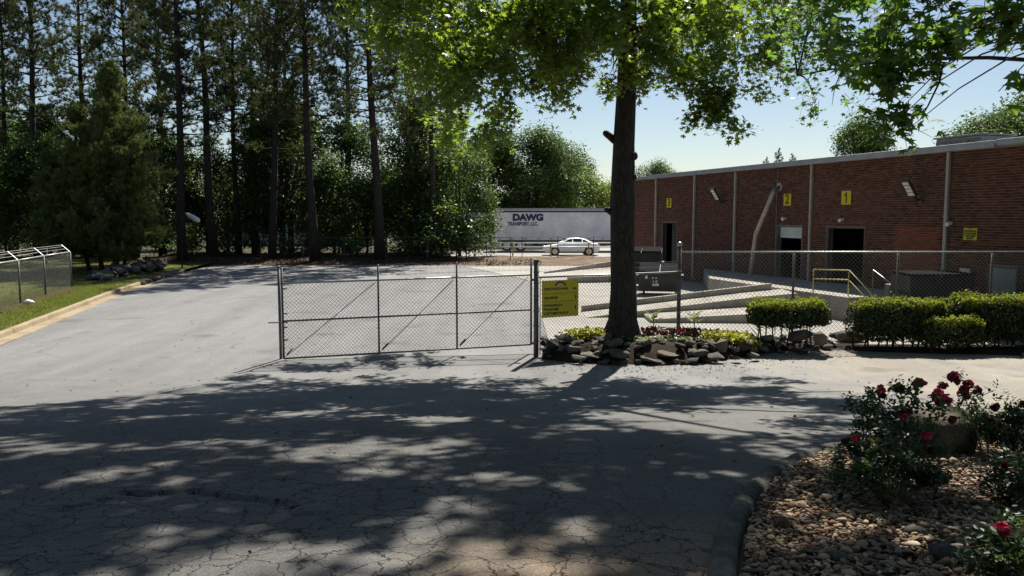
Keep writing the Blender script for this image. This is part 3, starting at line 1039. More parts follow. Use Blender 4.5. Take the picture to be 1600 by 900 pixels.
# steps with yellow hand rails at the platform's near end
st_r = MB()
for k in range(4):
    zt = DOCK - .185 * (k + 1) + .0
    a = e0 + Vector((.9, -.02 - .28 * k, 0))
    MB().box((a.x + .65, a.y - .14, (GZ + zt) / 2), (1.3, .279, zt - GZ)).obj('step', M['conc_dark'], dk, bevel=.01)
hr = thing('handrail', 'yellow pipe handrail on the loading platform edge and steps', 'railing', (10.1, 25.5, DOCK))
pa, pb = at(1270, 465, 25.6), at(1325, 465, 25.2)
pa.z = pb.z = DOCK
def post(p, h, m, par, r=.022): MB().cyl(p, p + Vector((0, 0, h)), r, 8).obj('post', m, par, smooth=True)
post(pa, .80, M['handrail'], hr); post(pb, .80, M['handrail'], hr)
up = Vector((0, 0, 1))
pe = Vector((pb.x + .25, pb.y - 1.35, DOCK - .72)) + up * .78
for h in (.80, .50):
    MB().tube([pa + up * h, pb + up * h, pe + up * (h - .8)], .02, 8).obj('rail', M['handrail'], hr, smooth=True)
post(Vector((pe.x, pe.y, GZ)), .9, M['handrail'], hr)
hr2 = thing('handrail', 'pale slanted handrail right of the yellow one', 'railing', (11.6, 25, GZ))
q0 = at(1363, 460, 25.0); q0.z = DOCK + .02; q1 = Vector((q0.x + .65, q0.y - 1.3, GZ))
MB().tube([q0, q0 + up * .8, q1 + up * .75, q1], .02, 8).obj('rail', M['galv'], hr2, smooth=True)

# ramp climbing to the platform, with a kerb wall on the far side
rp = thing('loading_ramp', 'long concrete ramp rising to the platform with low kerb wall', 'ramp', (5.5, 26, GZ))
xa, xb = 2.35, 9.3
def rz(x): return GZ + .03 + (DOCK - GZ - .03) * min(1, max(0, (x - xa) / (xb - xa - .4)))
seg = np.linspace(xa, xb, 6)
for a, b in zip(seg, seg[1:]):
    b2 = b - .012
    yA = lambda x: 25.35 + (x - xa) * .09
    P = [(a, yA(a)), (b2, yA(b2)), (b2, yA(b2) + 1.55), (a, yA(a) + 1.55)]
    MB().hexa([(x, y, GZ - .02) for x, y in P] + [(x, y, rz(x)) for x, y in P]).obj('ramp_slab', M['conc_dark'], rp, bevel=.008)
    P = [(a, yA(a) + 1.553), (b2 - (.35 if b > xb - .1 else 0), yA(b2) + 1.553), (b2 - (.35 if b > xb - .1 else 0), yA(b2) + 1.75), (a, yA(a) + 1.75)]
    MB().hexa([(x, y, GZ - .02) for x, y in P] + [(x, y, rz(x) + .19) for x, y in P]).obj('kerb_wall', M['conc_dark'], rp, bevel=.015)
lr = thing('lower_ramp', 'low broken concrete ramp slab in front of the long ramp', 'ramp', (6, 24.6, GZ))
for k, (a, b) in enumerate(((4.2, 5.6), (5.615, 7.3), (7.315, 9.6))):
    za, zb = GZ + .06 + .055 * (a - 3), GZ + .06 + .055 * (b - 3)
    MB().hexa([(a, 24.15, GZ - .02), (b, 24.1, GZ - .02), (b, 25.3 + (b - 2.35) * .09, GZ - .02), (a, 25.3 + (a - 2.35) * .09, GZ - .02), (a, 24.15, za), (b, 24.1, zb), (b, 25.3 + (b - 2.35) * .09, zb + .01), (a, 25.3 + (a - 2.35) * .09, za + .01)]).obj('slab', M['conc_dark'], lr, bevel=.01)
# low concrete wall / wedge far behind the sign
wl = thing('retaining_wall', 'low dark concrete wall across the yard behind the yellow sign', 'wall', (3, 38, GZ))
pth = [at(887, 438, 38.5), at(1006, 436, 39.5)]
n = 5
for k in range(n):
    a = pth[0].lerp(pth[1], k / n); b = pth[0].lerp(pth[1], (k + .992) / n)
    za, zb = GZ + .30 + .05 * k / n, GZ + .30 + .05 * (k + 1) / n
    MB().hexa([(a.x, a.y, GZ), (b.x, b.y, GZ), (b.x, b.y + .35, GZ), (a.x, a.y + .35, GZ), (a.x, a.y, za), (b.x, b.y, zb), (b.x, b.y + .35, zb), (a.x, a.y + .35, za)]).obj('block', M['conc_dark'], wl, bevel=.015)
wl2 = thing('kerb_wall', 'thin low kerb slanting up behind the retaining wall', 'kerb', (3, 44, GZ))
a, b = gnd(850, 428), gnd(955, 417)
MB().hexa([(a.x, a.y, GZ), (b.x, b.y, GZ), (b.x, b.y + .3, GZ), (a.x, a.y + .3, GZ), (a.x, a.y, GZ + .1), (b.x, b.y, GZ + .35), (b.x, b.y + .3, GZ + .35), (a.x, a.y + .3, GZ + .1)]).obj('kerb_length', M['conc_dark'], wl2)


# ------------------------------------------------------------------ dumpsters
def dumpster(loc, rz, label, wd=1.83, dp=1.35, hb=1.25, hf=1.0, lidm=None, open_=0.0):
    t = thing('dumpster', label, 'dumpster', loc, 'dumpsters in the yard', rz)
    b = MB()
    z0 = .16
    poly = [(-dp / 2 + .12, z0), (dp / 2, z0), (dp / 2, hb), (-dp / 2, hf), (-dp / 2 - .02, hf * .55)]
    b.prism(poly, 'x', -wd / 2, wd / 2)
    body = b.obj('body', M['darkmetal'], t, bevel=.02, local=True)
    for k in range(4):
        x = -wd / 2 + .25 + k * (wd - .5) / 3
        MB().box((x, -dp / 2 - .035, hf * .72), (.06, .05, hf * .45)).obj('rib', M['darkmetal'], t, local=True)
    for sx in (-1, 1):
        MB().box((sx * (wd / 2 + .05), 0, hb * .62), (.10, dp * .75, .16)).obj('fork_pocket', M['darkmetal'], t, local=True, bevel=.01)
    for sx in (-1, 1):
        L = MB()
        c = sx * wd / 4
        x0, x1 = c - wd / 4 + .012, c + wd / 4 - .012
        L.hexa([(x0, -dp / 2 - .06, hf + .012), (x1, -dp / 2 - .06, hf + .012), (x1, dp / 2, hb + .012), (x0, dp / 2, hb + .012),
                (x0, -dp / 2 - .06, hf + .06), (x1, -dp / 2 - .06, hf + .06), (x1, dp / 2, hb + .06 + open_), (x0, dp / 2, hb + .06 + open_)])
        L.obj('lid', lidm or M['lid'], t, local=True, bevel=.01)
    for sx in (-1, 1):
        for sy in (-1, 1):
            MB().cyl((sx * (wd / 2 - .2) - .03, sy * (dp / 2 - .25), .08), (sx * (wd / 2 - .2) + .03, sy * (dp / 2 - .25), .08), .08, 10).obj('caster', M['rubber'], t, local=True)
    return t


d1 = dumpster(tuple(gx(1032, 33.0, .02)), R(-12), 'black dumpster with pale stickers right beside the tree trunk', 1.7, 1.3, 1.2, .95, M['lid'])
for k, (dx, dz, sx_, sz_) in enumerate(((-.55, .75, .14, .12), (-.2, .72, .2, .05), (-.18, .58, .18, .07), (-.16, .45, .26, .10))):
    MB().box((dx, -.695, dz), (sx_, .012, sz_)).obj('sticker', M['white'], d1, local=True)
dumpster(tuple(gx(1003, 36.5, .02)), R(-12), 'black dumpster mostly hidden behind the trunk', 1.8, 1.4, 1.75, 1.6)
d3 = dumpster(tuple(gx(1458, 22.6, .02)), R(4), 'wide dark dumpster with pale lid edges behind the hedge', 1.85, 1.0, 1.60, 1.57, M['lid'])
bx_ = thing('utility_cabinet', 'small grey cabinet by the slanted pale handrail', 'cabinet', tuple(gx(1397, 23.6, .02)))
c = gx(1397, 23.6, .02)
MB().box(c + Vector((0, 0, .62)), (.34, .3, 1.2)).obj('cabinet_body', M['galv_dark'], bx_, bevel=.015)
MB().box(c + Vector((0, -.16, .65)), (.26, .02, 1.0)).obj('door', M['galv_dark'], bx_)

# ------------------------------------------------------------------ chain-link
def chainlink(mb, A, Bv, z0a, z1a, z0b, z1b, pitch, r):
    """woven wires between two uprights A and B (xy), bottom/top heights at either end"""
    L = (Bv - A).length; d = (Bv - A).normalized(); n = Vector((-d.y, d.x, 0))
    H = ((z1a - z0a) + (z1b - z0b)) / 2
    def P(s, t, off):
        k = s / L
        z0 = z0a + (z0b - z0a) * k; z1 = z1a + (z1b - z1a) * k
        return A + d * s + n * off + Vector((0, 0, z0 + (z1 - z0) * t / H))
    slope = 1.0
    for sgn, off in ((1, .004), (-1, -.004)):
        s = -H
        while s < L + H:
            a, b = s, s + sgn * H * slope
            t0, t1 = 0.0, H
            lo, hi = min(a, b), max(a, b)
            # clip to 0..L
            def clip(sv, tv): return sv, tv
            pts = []
            if sgn > 0:
                ta = max(0.0, -a); tb = min(H, L - a)
                if tb > ta: pts = [P(a + ta, ta, off), P(a + tb, tb, off)]
            else:
                ta = max(0.0, a - L); tb = min(H, a)
                if tb > ta: pts = [P(a - ta, ta, off), P(a - tb, tb, off)]
            if pts: mb.tube(pts, r, 4, caps=False)
            s += pitch
    return mb


def barb(mb, A, Bv, r=.004):
    mb.tube([A, Bv], r, 4)
    L = (Bv - A).length; d = (Bv - A).normalized()
    k = .1
    while k < L:
        p = A + d * k
        mb.tube([p + Vector((0, 0, .03)), p - Vector((0, 0, .03))], .0025, 3); k += .13


# gate ----------------------------------------------------------------------------
gl, gr = at(443.4, 558, 17.9), at(829.8, 544, 18.9)
gl.z = GZ + .04; gr.z = GZ + .20
gate = thing('swing_gate', 'wide chain-link swing gate of three braced panels across the drive', 'gate', (gl.x, gl.y, GZ))
def gp(t, zt):       # t along the gate, zt 0..1 bottom to top rail
    p = gl.lerp(gr, t); zb = p.z; ztop = zb + 1.70 + (1.66 - 1.70) * t
    return Vector((p.x, p.y, zb + (ztop - zb) * zt))
tm = [(at(592, 500, 18.3).x - gl.x) / (gr.x - gl.x), (at(714, 500, 18.6).x - gl.x) / (gr.x - gl.x)]
TS = [0.0, tm[0], tm[1], 1.0]
for k, t_ in enumerate(TS):
    p0, p1 = gp(t_, 0), gp(t_, 1)
    MB().tube([p0, p1 + up * (.36 if k < 3 else .40)], .026 if k in (0, 3) else .022, 8).obj('upright', M['galv_dark'], gate, smooth=True)
for zt in (0, .5, 1.0):
    MB().tube([gp(0, zt), gp(1, zt)], .021, 8).obj('rail', M['galv'] if zt == 1.0 else M['galv_dark'], gate, smooth=True)
for a, b in zip(TS, TS[1:]):
    MB().tube([gp(a + .01, .03), gp(b - .012, .97)], .009, 6).obj('brace_rod', M['galv_dark'], gate, smooth=True)
    MB().tube([gp(a + .012, .05), gp(a + .035, .13)], .018, 6).obj('turnbuckle', M['galv_dark'], gate)
wm = MB()
A, Bv = Vector((gl.x, gl.y + .03, 0)), Vector((gr.x, gr.y + .03, 0))
chainlink(wm, A, Bv, gp(0, 0).z, gp(0, 1).z, gp(1, 0).z, gp(1, 1).z, .088, .0032)
wm.obj('chain_link_fabric', M['wire_dark'], gate)['kind'] = 'stuff'
bm_ = MB()
for h in (.12, .24, .35):
    barb(bm_, gp(0, 1) + up * h, gp(1, 1) + up * h, .0028)
bm_.obj('barbed_wire', M['wire_dark'], gate)
for z in (.25, .42, .6, .93):
    MB().box(gp(0, z) + Vector((.05, 0, 0)), (.10, .05, .03)).obj('clamp', M['galv_dark'], gate)
MB().tube([gp(0, .5) + Vector((-.32, -.03, -.03)), gp(0, .5) + Vector((.12, -.03, -.03))], .014, 6).obj('latch_bar', M['galv_dark'], gate)
for z in (.02, .93):
    MB().box(gp(1, z) + Vector((.07, 0, 0)), (.16, .07, .06)).obj('hinge', M['galv_dark'], gate)
# posts
pl = gnd(439, 561); pl.z = GZ
t = thing('gate_post', 'slim latch post at the left end of the swing gate', 'post', tuple(pl))
MB().cyl(pl - up * .05, pl + up * 2.08, .032, 10).obj('pole', M['galv_dark'], t, smooth=True)
MB().sphere(pl + up * 2.09, .04).obj('cap', M['galv_dark'], t, smooth=True)
pr = gx(838, 18.35); pr.z = GZ
t = thing('gate_post', 'thick hinge post between the gate and the yellow sign', 'post', tuple(pr))
MB().cyl(pr - up * .05, pr + up * 2.22, .06, 14).obj('pole', M['galv_dark'], t, smooth=True)
MB().cyl(pr + up * 2.22, pr + up * 2.25, .072, 14).obj('cap', M['galv_dark'], t, smooth=True)
for z in (.35, .7, 1.05, 1.4, 1.7, 1.95):
    MB().cyl(pr + up * z, pr + up * (z + .03), .068, 14).obj('tension_band', M['galv_dark'], t)

# fence between hinge post and corner post -----------------------------------------------
pc = gx(1062, 20.2); pc.z = GZ
fs_ = thing('chain_link_fence', 'short low chain-link fence behind the tree trunk and sign', 'fence', (pr.x, pr.y, GZ))
wm = MB()
chainlink(wm, Vector((pr.x + .07, pr.y, 0)), Vector((pc.x, pc.y, 0)), GZ + .05, GZ + 1.84, GZ + .05, GZ + 1.84, .088, .0032)
wm.obj('chain_link_fabric', M['wire_dark'], fs_)['kind'] = 'stuff'
MB().tube([pr + up * 1.84, pc + up * 1.84], .021, 8).obj('top_rail', M['galv'], fs_, smooth=True)
MB().tube([pr + Vector((.09, -.01, .05)), pr + Vector((.09, -.01, 1.84))], .012, 6).obj('tension_bar', M['galv_dark'], fs_)
bm_ = MB()
for h in (1.98, 2.1): barb(bm_, pr + up * h, pc + up * h, .0028)
bm_.obj('barbed_wire', M['wire_dark'], fs_)
# right-hand fence
fe = gx(1720, 20.25); fe.z = GZ
fr_ = thing('chain_link_fence', 'tall chain-link fence from the corner post along the hedges', 'fence', (pc.x, pc.y, GZ))
wm = MB()
chainlink(wm, Vector((pc.x + .05, pc.y, 0)), Vector((fe.x, fe.y, 0)), GZ + .03, GZ + 2.36, GZ + .03, GZ + 2.36, .105, .0040)
wm.obj('chain_link_fabric', M['wire'], fr_)['kind'] = 'stuff'
MB().tube([pc + up * 2.34, fe + up * 2.34], .021, 8).obj('top_rail', M['galv'], fr_, smooth=True)
kn = MB()
x = pc.x + .05
while x < fe.x:
    kn.tube([(x, pc.y - .02, GZ + 2.33), (x + .03, pc.y - .012, GZ + 2.395)], .006, 4); x += .105
kn.obj('knuckles', M['galv'], fr_)['kind'] = 'stuff'
MB().cyl(pc - up * .05, pc + up * 2.50, .05, 12).obj('corner_post', M['galv_dark'], fr_, smooth=True)
MB().sphere(pc + up * 2.53, .07).obj('post_cap', M['galv'], fr_, smooth=True)
for px in (1241, 1404, 1551):
    p = gx(px, 20.3); p.z = GZ
    MB().cyl(p - up * .05, p + up * 2.33, .030, 10).obj('line_post', M['galv_dark'], fr_, smooth=True)
for z in (.25, .8, 1.3, 1.85):
    MB().cyl(pc + up * z, pc + up * (z + .03), .057, 12).obj('tension_band', M['galv'], fr_)

# yellow sign hung on the low fence
fd = (pc - pr).normalized(); fd = Vector((fd.x, fd.y, 0)).normalized()
fn = Vector((fd.y, -fd.x, 0))
def fence_pt(px, py):
    r = ray(px, py); o = Vector((0, 0, CAM_Z)); t = (pr - o).dot(fn) / r.dot(fn); return o + r * t
c0, c1, c2, c3 = fence_pt(846, 438), fence_pt(903, 435.5), fence_pt(901, 495), fence_pt(846, 496)
sg = thing('entrance_sign', 'yellow direction sign hung on the low fence beside the hinge post', 'sign', tuple((c2 + c3) / 2))
sw = (c1 - c0).length; sh = (c0 - c3).length
ctr = (c0 + c1 + c2 + c3) / 4 + fn * .035
srot = Matrix((fd, -fn, up)).transposed()
MB().box(ctr, (sw, .012, sh), srot).obj('panel', M['yellow'], sg)
def sp_(u, v, off=.009): return ctr + fd * (sw * (u - .5)) + up * (sh * (.5 - v)) + fn * off
def st(txt, size, u, v, bold=.0025):
    return put_text(txt, size, M['black'], sg, sp_(u, v), fd, bold=bold, align='LEFT', depth=.0008)
k = sh / .9
st('OFFICE ENTRANCE', .078 * k, .05, .235, .0028)
st('DELIVERIES', .078 * k, .05, .475, .0028)
st('WHOLESALE &', .078 * k, .05, .675, .0028)
st('FRANCHISE', .078 * k, .05, .785, .0028)
st('CUSTOMER PICKUP', .078 * k, .05, .895, .0028)
for v in (.36, .575):
    MB().box(sp_(.5, v, .0075), (sw * .9, .002, .008), srot).obj('divider', M['black'], sg)
def arrow(u0, v0, u1, v1):
    a, b = sp_(u0, v0), sp_(u1, v1)
    mb = MB(); d = (b - a).normalized(); s = d.cross(fn).normalized()
    wv = .012
    mb.add([a - s * wv, a + s * wv, b - d * .04 + s * wv, b - d * .04 - s * wv], [(0, 1, 2, 3)])
    mb.add([b, b - d * .05 + s * .032, b - d * .05 - s * .032], [(0, 1, 2)])
    mb.obj('arrow', M['black'], sg)
arrow(.82, .235, .95, .235); arrow(.92, .53, .92, .41); arrow(.92, .82, .92, .69)
mb = MB()
oo = [sp_(.5 + .155 * math.cos(a), .155 - .12 * math.sin(a)) for a in np.linspace(0, math.pi, 17)]
ii = [sp_(.5 + .115 * math.cos(a), .155 - .085 * math.sin(a)) for a in np.linspace(0, math.pi, 17)]
mb.add(oo + ii, [(k_, k_ + 1, 18 + k_, 17 + k_) for k_ in range(16)])
mb.obj('emblem_arch', M['black'], sg)
mb = MB(); mb.add([sp_(.5, .155, .0085)] + [sp_(.5 + .105 * math.cos(a), .155 - .075 * math.sin(a), .0085) for a in np.linspace(0, math.pi, 13)], [(0, k_, k_ + 1) for k_ in range(1, 13)])
mb.obj('emblem_fill', M['duct'], sg)

# left fence with barbed wire arms --------------------------------------------------------
lf = thing('barbed_fence', 'chain-link fence with barbed wire arms on the grass verge', 'fence', (-18, 29, GZ))
LP = []
base_px = [(-40, 492), (32, 475), (76, 459), (114, 450), (141, 438)]
P0, P1 = gnd(32, 475, .14), gnd(112, 449, .14)
dirv = (P1 - P0)
posts = [P0 - dirv * .42, P0, P0 + dirv * .44, P0 + dirv * 1.0]
posts = [Vector((p.x, p.y, verge_z(p.x, p.y))) for p in posts]
FH = 1.55
armd = Vector((-.80, .25, .55)).normalized()
for p in posts:
    MB().cyl(p - up * .1, p + up * FH, .036, 10).obj('post', M['galv_dark'], lf, smooth=True)
    MB().tube([p + up * FH, p + up * FH + armd * .55], .018, 6).obj('barb_arm', M['galv'], lf)
for a, b in zip(posts, posts[1:]):
    MB().tube([a + up * FH, b + up * FH], .028, 8).obj('top_rail', M['galv'], lf, smooth=True)
    wm = MB()
    chainlink(wm, Vector((a.x, a.y, 0)), Vector((b.x, b.y, 0)), a.z + .05, a.z + FH, b.z + .05, b.z + FH, .09, .0017)
    wm.obj('chain_link_fabric', M['wire'], lf)['kind'] = 'stuff'
    bm_ = MB()
    for k in (.25, .42, .54):
        q = armd * k
        bm_.tube([a + up * FH + q, b + up * FH + q], .007, 4)
    bm_.obj('barbed_wire', M['galv'], lf)
# strip of bare soil below the fence and litter
pth = [p - up * .0 + Vector((0, 0, .012)) for p in [posts[0].lerp(posts[3], k / 8) for k in range(9)]]
strip_along('soil_strip', [Vector((p.x, p.y, verge_z(p.x, p.y))) for p in pth], [(-.55, -.02), (-.4, .03), (.3, .035), (.5, -.02)], M['soil']).obj('soil_strip', M['soil'])['kind'] = 'structure'
pp = posts[1] + Vector((.45, -.25, .02))
mb = MB(); V, Fc = rock_arrays(91, 2, .5)
t = np_obj('paper_litter', V * np.array([.20, .14, .10]) + np.array([*pp]) + np.array([0, 0, .07]), Fc, M['paper'], base=tuple(pp))
tag(t, 'crumpled white paper bag at the foot of a fence post', 'litter')

# back fence under the pines, pipe railing by the parked car --------------------------------
bf = thing('chain_link_fence', 'thin chain-link fence running in front of the pine trunks', 'fence', (-10, 55, GZ))
xs = np.arange(-17.5, 1.2, 2.9)
fz0 = GZ + .25
for x in xs:
    MB().cyl((x, 56.0, fz0 - .3), (x, 56.0, fz0 + 1.55), .03, 6).obj('post', M['galv_dark'], bf)
MB().tube([(xs[0], 56.0, fz0 + 1.5), (xs[-1], 56.0, fz0 + 1.5)], .02, 6).obj('top_rail', M['galv_dark'], bf)
wm = MB()
chainlink(wm, Vector((xs[0], 56.03, 0)), Vector((xs[-1], 56.03, 0)), fz0, fz0 + 1.5, fz0, fz0 + 1.5, .14, .002)
wm.obj('chain_link_fabric', M['wire_dark'], bf)['kind'] = 'stuff'

pf = thing('pipe_railing', 'two-bar pale pipe railing in front of the parked white car', 'railing', (3, 60.4, GZ))
za = GZ + .05
ra, rb = at(742, 380, 60.4).x, at(1005, 380, 60.4).x
MB().box(((ra + rb) / 2, 60.2, GZ + .06), (rb - ra, .3, .24)).obj('kerb', M['galv_dark'], pf)
x = ra
while x < rb:
    MB().cyl((x, 60.4, za), (x, 60.4, za + 1.2), .055, 8).obj('post', M['handrail'], pf, smooth=True); x += 2.85
for h in (1.17, .86):
    MB().tube([(ra, 60.4, za + h), (rb, 60.4, za + h)], .045, 8).obj('rail', M['white'], pf, smooth=True)
ff = thing('wire_fence', 'sparse wire fence of thin posts below the pipe railing', 'fence', (3, 58.5, GZ))
x = at(760, 400, 58.5).x
while x < rb:
    MB().cyl((x, 58.5, GZ + .1), (x, 58.5, GZ + 1.75), .03, 6).obj('post', M['galv_dark'], ff); x += 2.6
for h in (.7, 1.2, 1.7):
    MB().tube([(ra, 58.5, GZ + h), (rb, 58.5, GZ + h)], .008, 4).obj('wire', M['galv_dark'], ff)
# ------------------------------------------------------------------ vehicles beyond the lot
ZP = GZ + .052


def wheel(parent, c, r, wd, dual=False, rimm=None):
    """wheel with axle along local y; c local"""
    c = Vector(c)
    t = MB().tube([c + Vector((0, -wd / 2, 0)), c + Vector((0, -wd / 2 + .02, 0)), c + Vector((0, wd / 2 - .02, 0)), c + Vector((0, wd / 2, 0))], [r * .93, r, r, r * .93], 20).obj('wheel', M['rubber'], parent, local=True)
    rm = MB()
    rm.cyl(c + Vector((0, -wd / 2 - .012, 0)), c + Vector((0, -wd / 2 + .03, 0)), r * .64, 16)
    rm.obj('rim', rimm or M['chrome'], t, local=True)
    sp = MB()
    for k in range(5):
        a = 2 * math.pi * k / 5 + .3
        sp.box(c + Vector((math.cos(a) * r * .36, -wd / 2 - .02, math.sin(a) * r * .36)), (r * .16, .012, r * .16))
    sp.obj('rim_hole', M['black'], t, local=True)
    return t


def trailer(loc, L, label, text=True, mname='box_trailer'):
    t = thing(mname, label, 'trailer', loc)
    W, zb, zt = 2.55, 1.02, 3.86
    MB().box((L / 2, 0, (zb + zt) / 2), (L, W, zt - zb)).obj('box', M['trailer_white'], t, bevel=.02, local=True)
    MB().box((L / 2, -W / 2 - .02, zt - .08), (L, .04, .16)).obj('roof_rail', M['fascia'], t, local=True)
    MB().box((L / 2, -W / 2 - .012, zt - .29), (L - .05, .02, .15)).obj('stripe', M['navy'], t, local=True)
    MB().box((L / 2, -W / 2 - .018, zb + .10), (L, .035, .2)).obj('side_rail', M['trailer_white'], t, local=True)
    k = .5
    while k < L:
        MB().box((k, -W / 2 - .04, zb + .12), (.28, .012, .06)).obj('reflector', M['navy'], t, local=True); k += 1.15
    for k in range(1, int(L / 1.22)):
        MB().box((k * 1.22, -W / 2 - .006, (zb + zt) / 2 - .05), (.035, .012, zt - zb - .75)).obj('side_post', M['trailer_white'], t, local=True)
    MB().box((L * .5, 0, zb - .10), (L - .6, 1.2, .18)).obj('frame', M['black'], t, local=True)
    for x in (1.15, 2.4):
        for yy in (-W / 2 + .18, W / 2 - .18): wheel(t, (x, yy, .5), .5, .34)
    for x in (.45,): MB().box((x, -W / 2 + .35, .65), (.03, .6, .6)).obj('mud_flap', M['black'], t, local=True)
    for yy in (-.9, .9): MB().box((L - 3.0, yy, .52), (.14, .14, 1.0)).obj('landing_leg', M['black'], t, local=True)
    MB().box((.06, 0, .62), (.1, 2.3, .1)).obj('bumper', M['black'], t, local=True)
    if text:
        for tx, sz, x, z, b, sx in (('DAWG', .78, 1.66, 3.02, .055, 1.10), ('TRANSPORT, LLC.', .42, 1.22, 2.46, .022, .80)):
            me = text_mesh(tx, sz, M['navy'], bold=b, align='LEFT', sx=sx)
            q = bpy.data.objects.new('lettering', me); COL.objects.link(q); q.parent = t
            q.location = (x, -W / 2 - .012, z); q.rotation_euler = (math.pi / 2, 0, 0)
    return t


tx = at(772, 395, 72).x
trailer((tx, 73.3, ZP), 14.6, 'white box trailer lettered DAWG TRANSPORT behind the parked car')
trailer((at(640, 395, 75).x, 76.5, ZP), 6.7, 'plain white trailer mostly hidden by shrubs left of the lettered one', False)


def sedan(loc, rz, label):
    t = thing('sedan', label, 'car', loc, None, rz)
    L, W = 4.55, 1.80
    # side profile, nose at -x
    low = [(-2.27, .42), (-2.25, .62), (-2.05, .74), (-1.2, .88), (-.95, .93), (1.55, .98), (2.10, .97), (2.27, .80), (2.25, .40), (2.0, .24), (-2.0, .22)]
    ys = [-.90, -.86, -.6, .6, .86, .90]
    inset = [.10, .02, 0, 0, .02, .10]
    V, n = [], len(low)
    for y, i in zip(ys, inset):
        for x, z in low:
            V.append((x * (1 - i * .25), y, .6 + (z - .6) * (1 - i)))
    fs = [tuple(range(n)), tuple(range((len(ys) - 1) * n, len(ys) * n))[::-1]]
    fs += [(a * n + k, a * n + (k + 1) % n, (a + 1) * n + (k + 1) % n, (a + 1) * n + k) for a in range(len(ys) - 1) for k in range(n)]
    body = MB().add(V, fs).obj('body', M['white'], t, bevel=.03, smooth=True, local=True)
    cab = [(-1.18, .92), (-.42, 1.29), (.0, 1.40), (.60, 1.415), (1.12, 1.33), (1.90, .97)]
    V = []
    for y, i in ((-.80, 0), (-.58, 1), (.58, 1), (.80, 0)):
        for x, z in cab: V.append((x * (.97 if i else 1), y if z < 1 else y * (1 - .12 * (1 - i)), z if i else .92 + (z - .92) * .93))
    n = len(cab)
    fs = [tuple(range(n)), tuple(range(3 * n, 4 * n))[::-1]] + [(a * n + k, a * n + k + 1, (a + 1) * n + k + 1, (a + 1) * n + k) for a in range(3) for k in range(n - 1)]
    MB().add(V, fs).obj('cabin', M['white'], t, smooth=True, local=True)
    for poly in ([(-.80, .99), (-.30, 1.27), (.02, 1.345), (.02, .99)], [(.09, .99), (.09, 1.35), (.62, 1.345), (.80, 1.31), (.80, .99)], [(.86, .99), (.86, 1.29), (1.08, 1.24), (1.45, 1.03), (1.45, .99)]):
        for sgn in (-1, 1):
            m_ = MB()
            P = [(x, sgn * (.80 - .10 * (z - .92) / .5 + .010), z) for x, z in poly]; Q = [(x, y - sgn * .02, z) for x, y, z in P]
            k = len(P)
            m_.add(P + Q, [tuple(range(k)), tuple(range(k, 2 * k))[::-1]] + [(i, (i + 1) % k, k + (i + 1) % k, k + i) for i in range(k)])
            m_.obj('side_window', M['glass'], t, local=True)
    MB().hexa([(-1.0, -.66, .955), (-1.0, .66, .955), (-.94, .66, .93), (-.94, -.66, .93), (-.40, -.56, 1.32), (-.40, .56, 1.32), (-.34, .56, 1.30), (-.34, -.56, 1.30)]).obj('windscreen', M['glass'], t, local=True)
    for x in (-1.38, 1.36):
        for y in (-.80, .80): wheel(t, (x, y - (.0), .33), .33, .22)
        for sgn in (-1, 1):
            m_ = MB(); m_.cyl((x, sgn * .875, .34), (x, sgn * .905, .34), .385, 20); m_.obj('wheel_arch', M['black'], t, local=True)
    for y in (-.62, .62):
        MB().sphere((-2.14, y, .68), (.14, .22, .08), 10, 6).obj('headlight', M['lens'], t, smooth=True, local=True)
        MB().box((2.22, y, .82), (.06, .36, .12)).obj('tail_light', M['petal_dark'], t, local=True, bevel=.01)
        MB().sphere((-.62, y * 1.55, 1.02), (.09, .10, .07), 8, 6).obj('mirror', M['white'], t, smooth=True, local=True)
    for x in (.05, .98):
        for sgn in (-1, 1):
            MB().box((x - .1, sgn * .905, .86), (.18, .02, .03)).obj('handle', M['white'], t, local=True)
    for sgn in (-1, 1): MB().box((0, sgn * .885, .27), (2.2, .03, .10)).obj('sill', M['black'], t, local=True)
    return t


sedan((at(892, 397, 65.5).x, 65.5, ZP), R(2), 'white sedan parked side-on in front of the lettered trailer')

# pale building glimpsed through the trees, street lamp among the pines
pb_ = thing('pale_building', 'pale low building glimpsed through the pines', 'building', (-24, 92, GZ))
MB().box((-24, 95, GZ + 2.2), (18, 6, 4.4)).obj('wall', M['trailer_white'], pb_)
MB().box((-24, 95, GZ + 4.55), (18.6, 6.6, .3)).obj('roof', M['roof'], pb_)
for k in range(5):
    MB().box((-31 + 3.5 * k, 91.97, GZ + 2.0), (1.6, .08, 1.4)).obj('window', M['glass'], pb_)
lp = at(284, 400, 47.5); lp.z = GZ
M['lamp_pole'] = simple('dark_pole', (.02, .02, .02), .8)
t = thing('street_lamp', 'white cobra-head lamp showing right of the young pine', 'lamp', tuple(lp))
h0 = at(290, 333, 47.5)
MB().tube([lp, Vector((lp.x, lp.y, h0.z - .25)), Vector((lp.x + .05, lp.y, h0.z - .05)), h0], [.05, .045, .04, .035], 8).obj('pole', M['lamp_pole'], t, smooth=True)
h1 = at(312, 346, 47.2)
MB().tube([h0, h0.lerp(h1, .15), h0.lerp(h1, .55), h0.lerp(h1, .9), h1], [.05, .10, .16, .14, .04], 10).obj('head', M['white'], t, smooth=True)

# ------------------------------------------------------------------ trees
def tube_arr(mb): return mb


def bez(a, b, bend, n=6):
    out = []
    for k in range(n + 1):
        t_ = k / n
        out.append(a.lerp(b, t_) + bend * (4 * t_ * (1 - t_)))
    return out


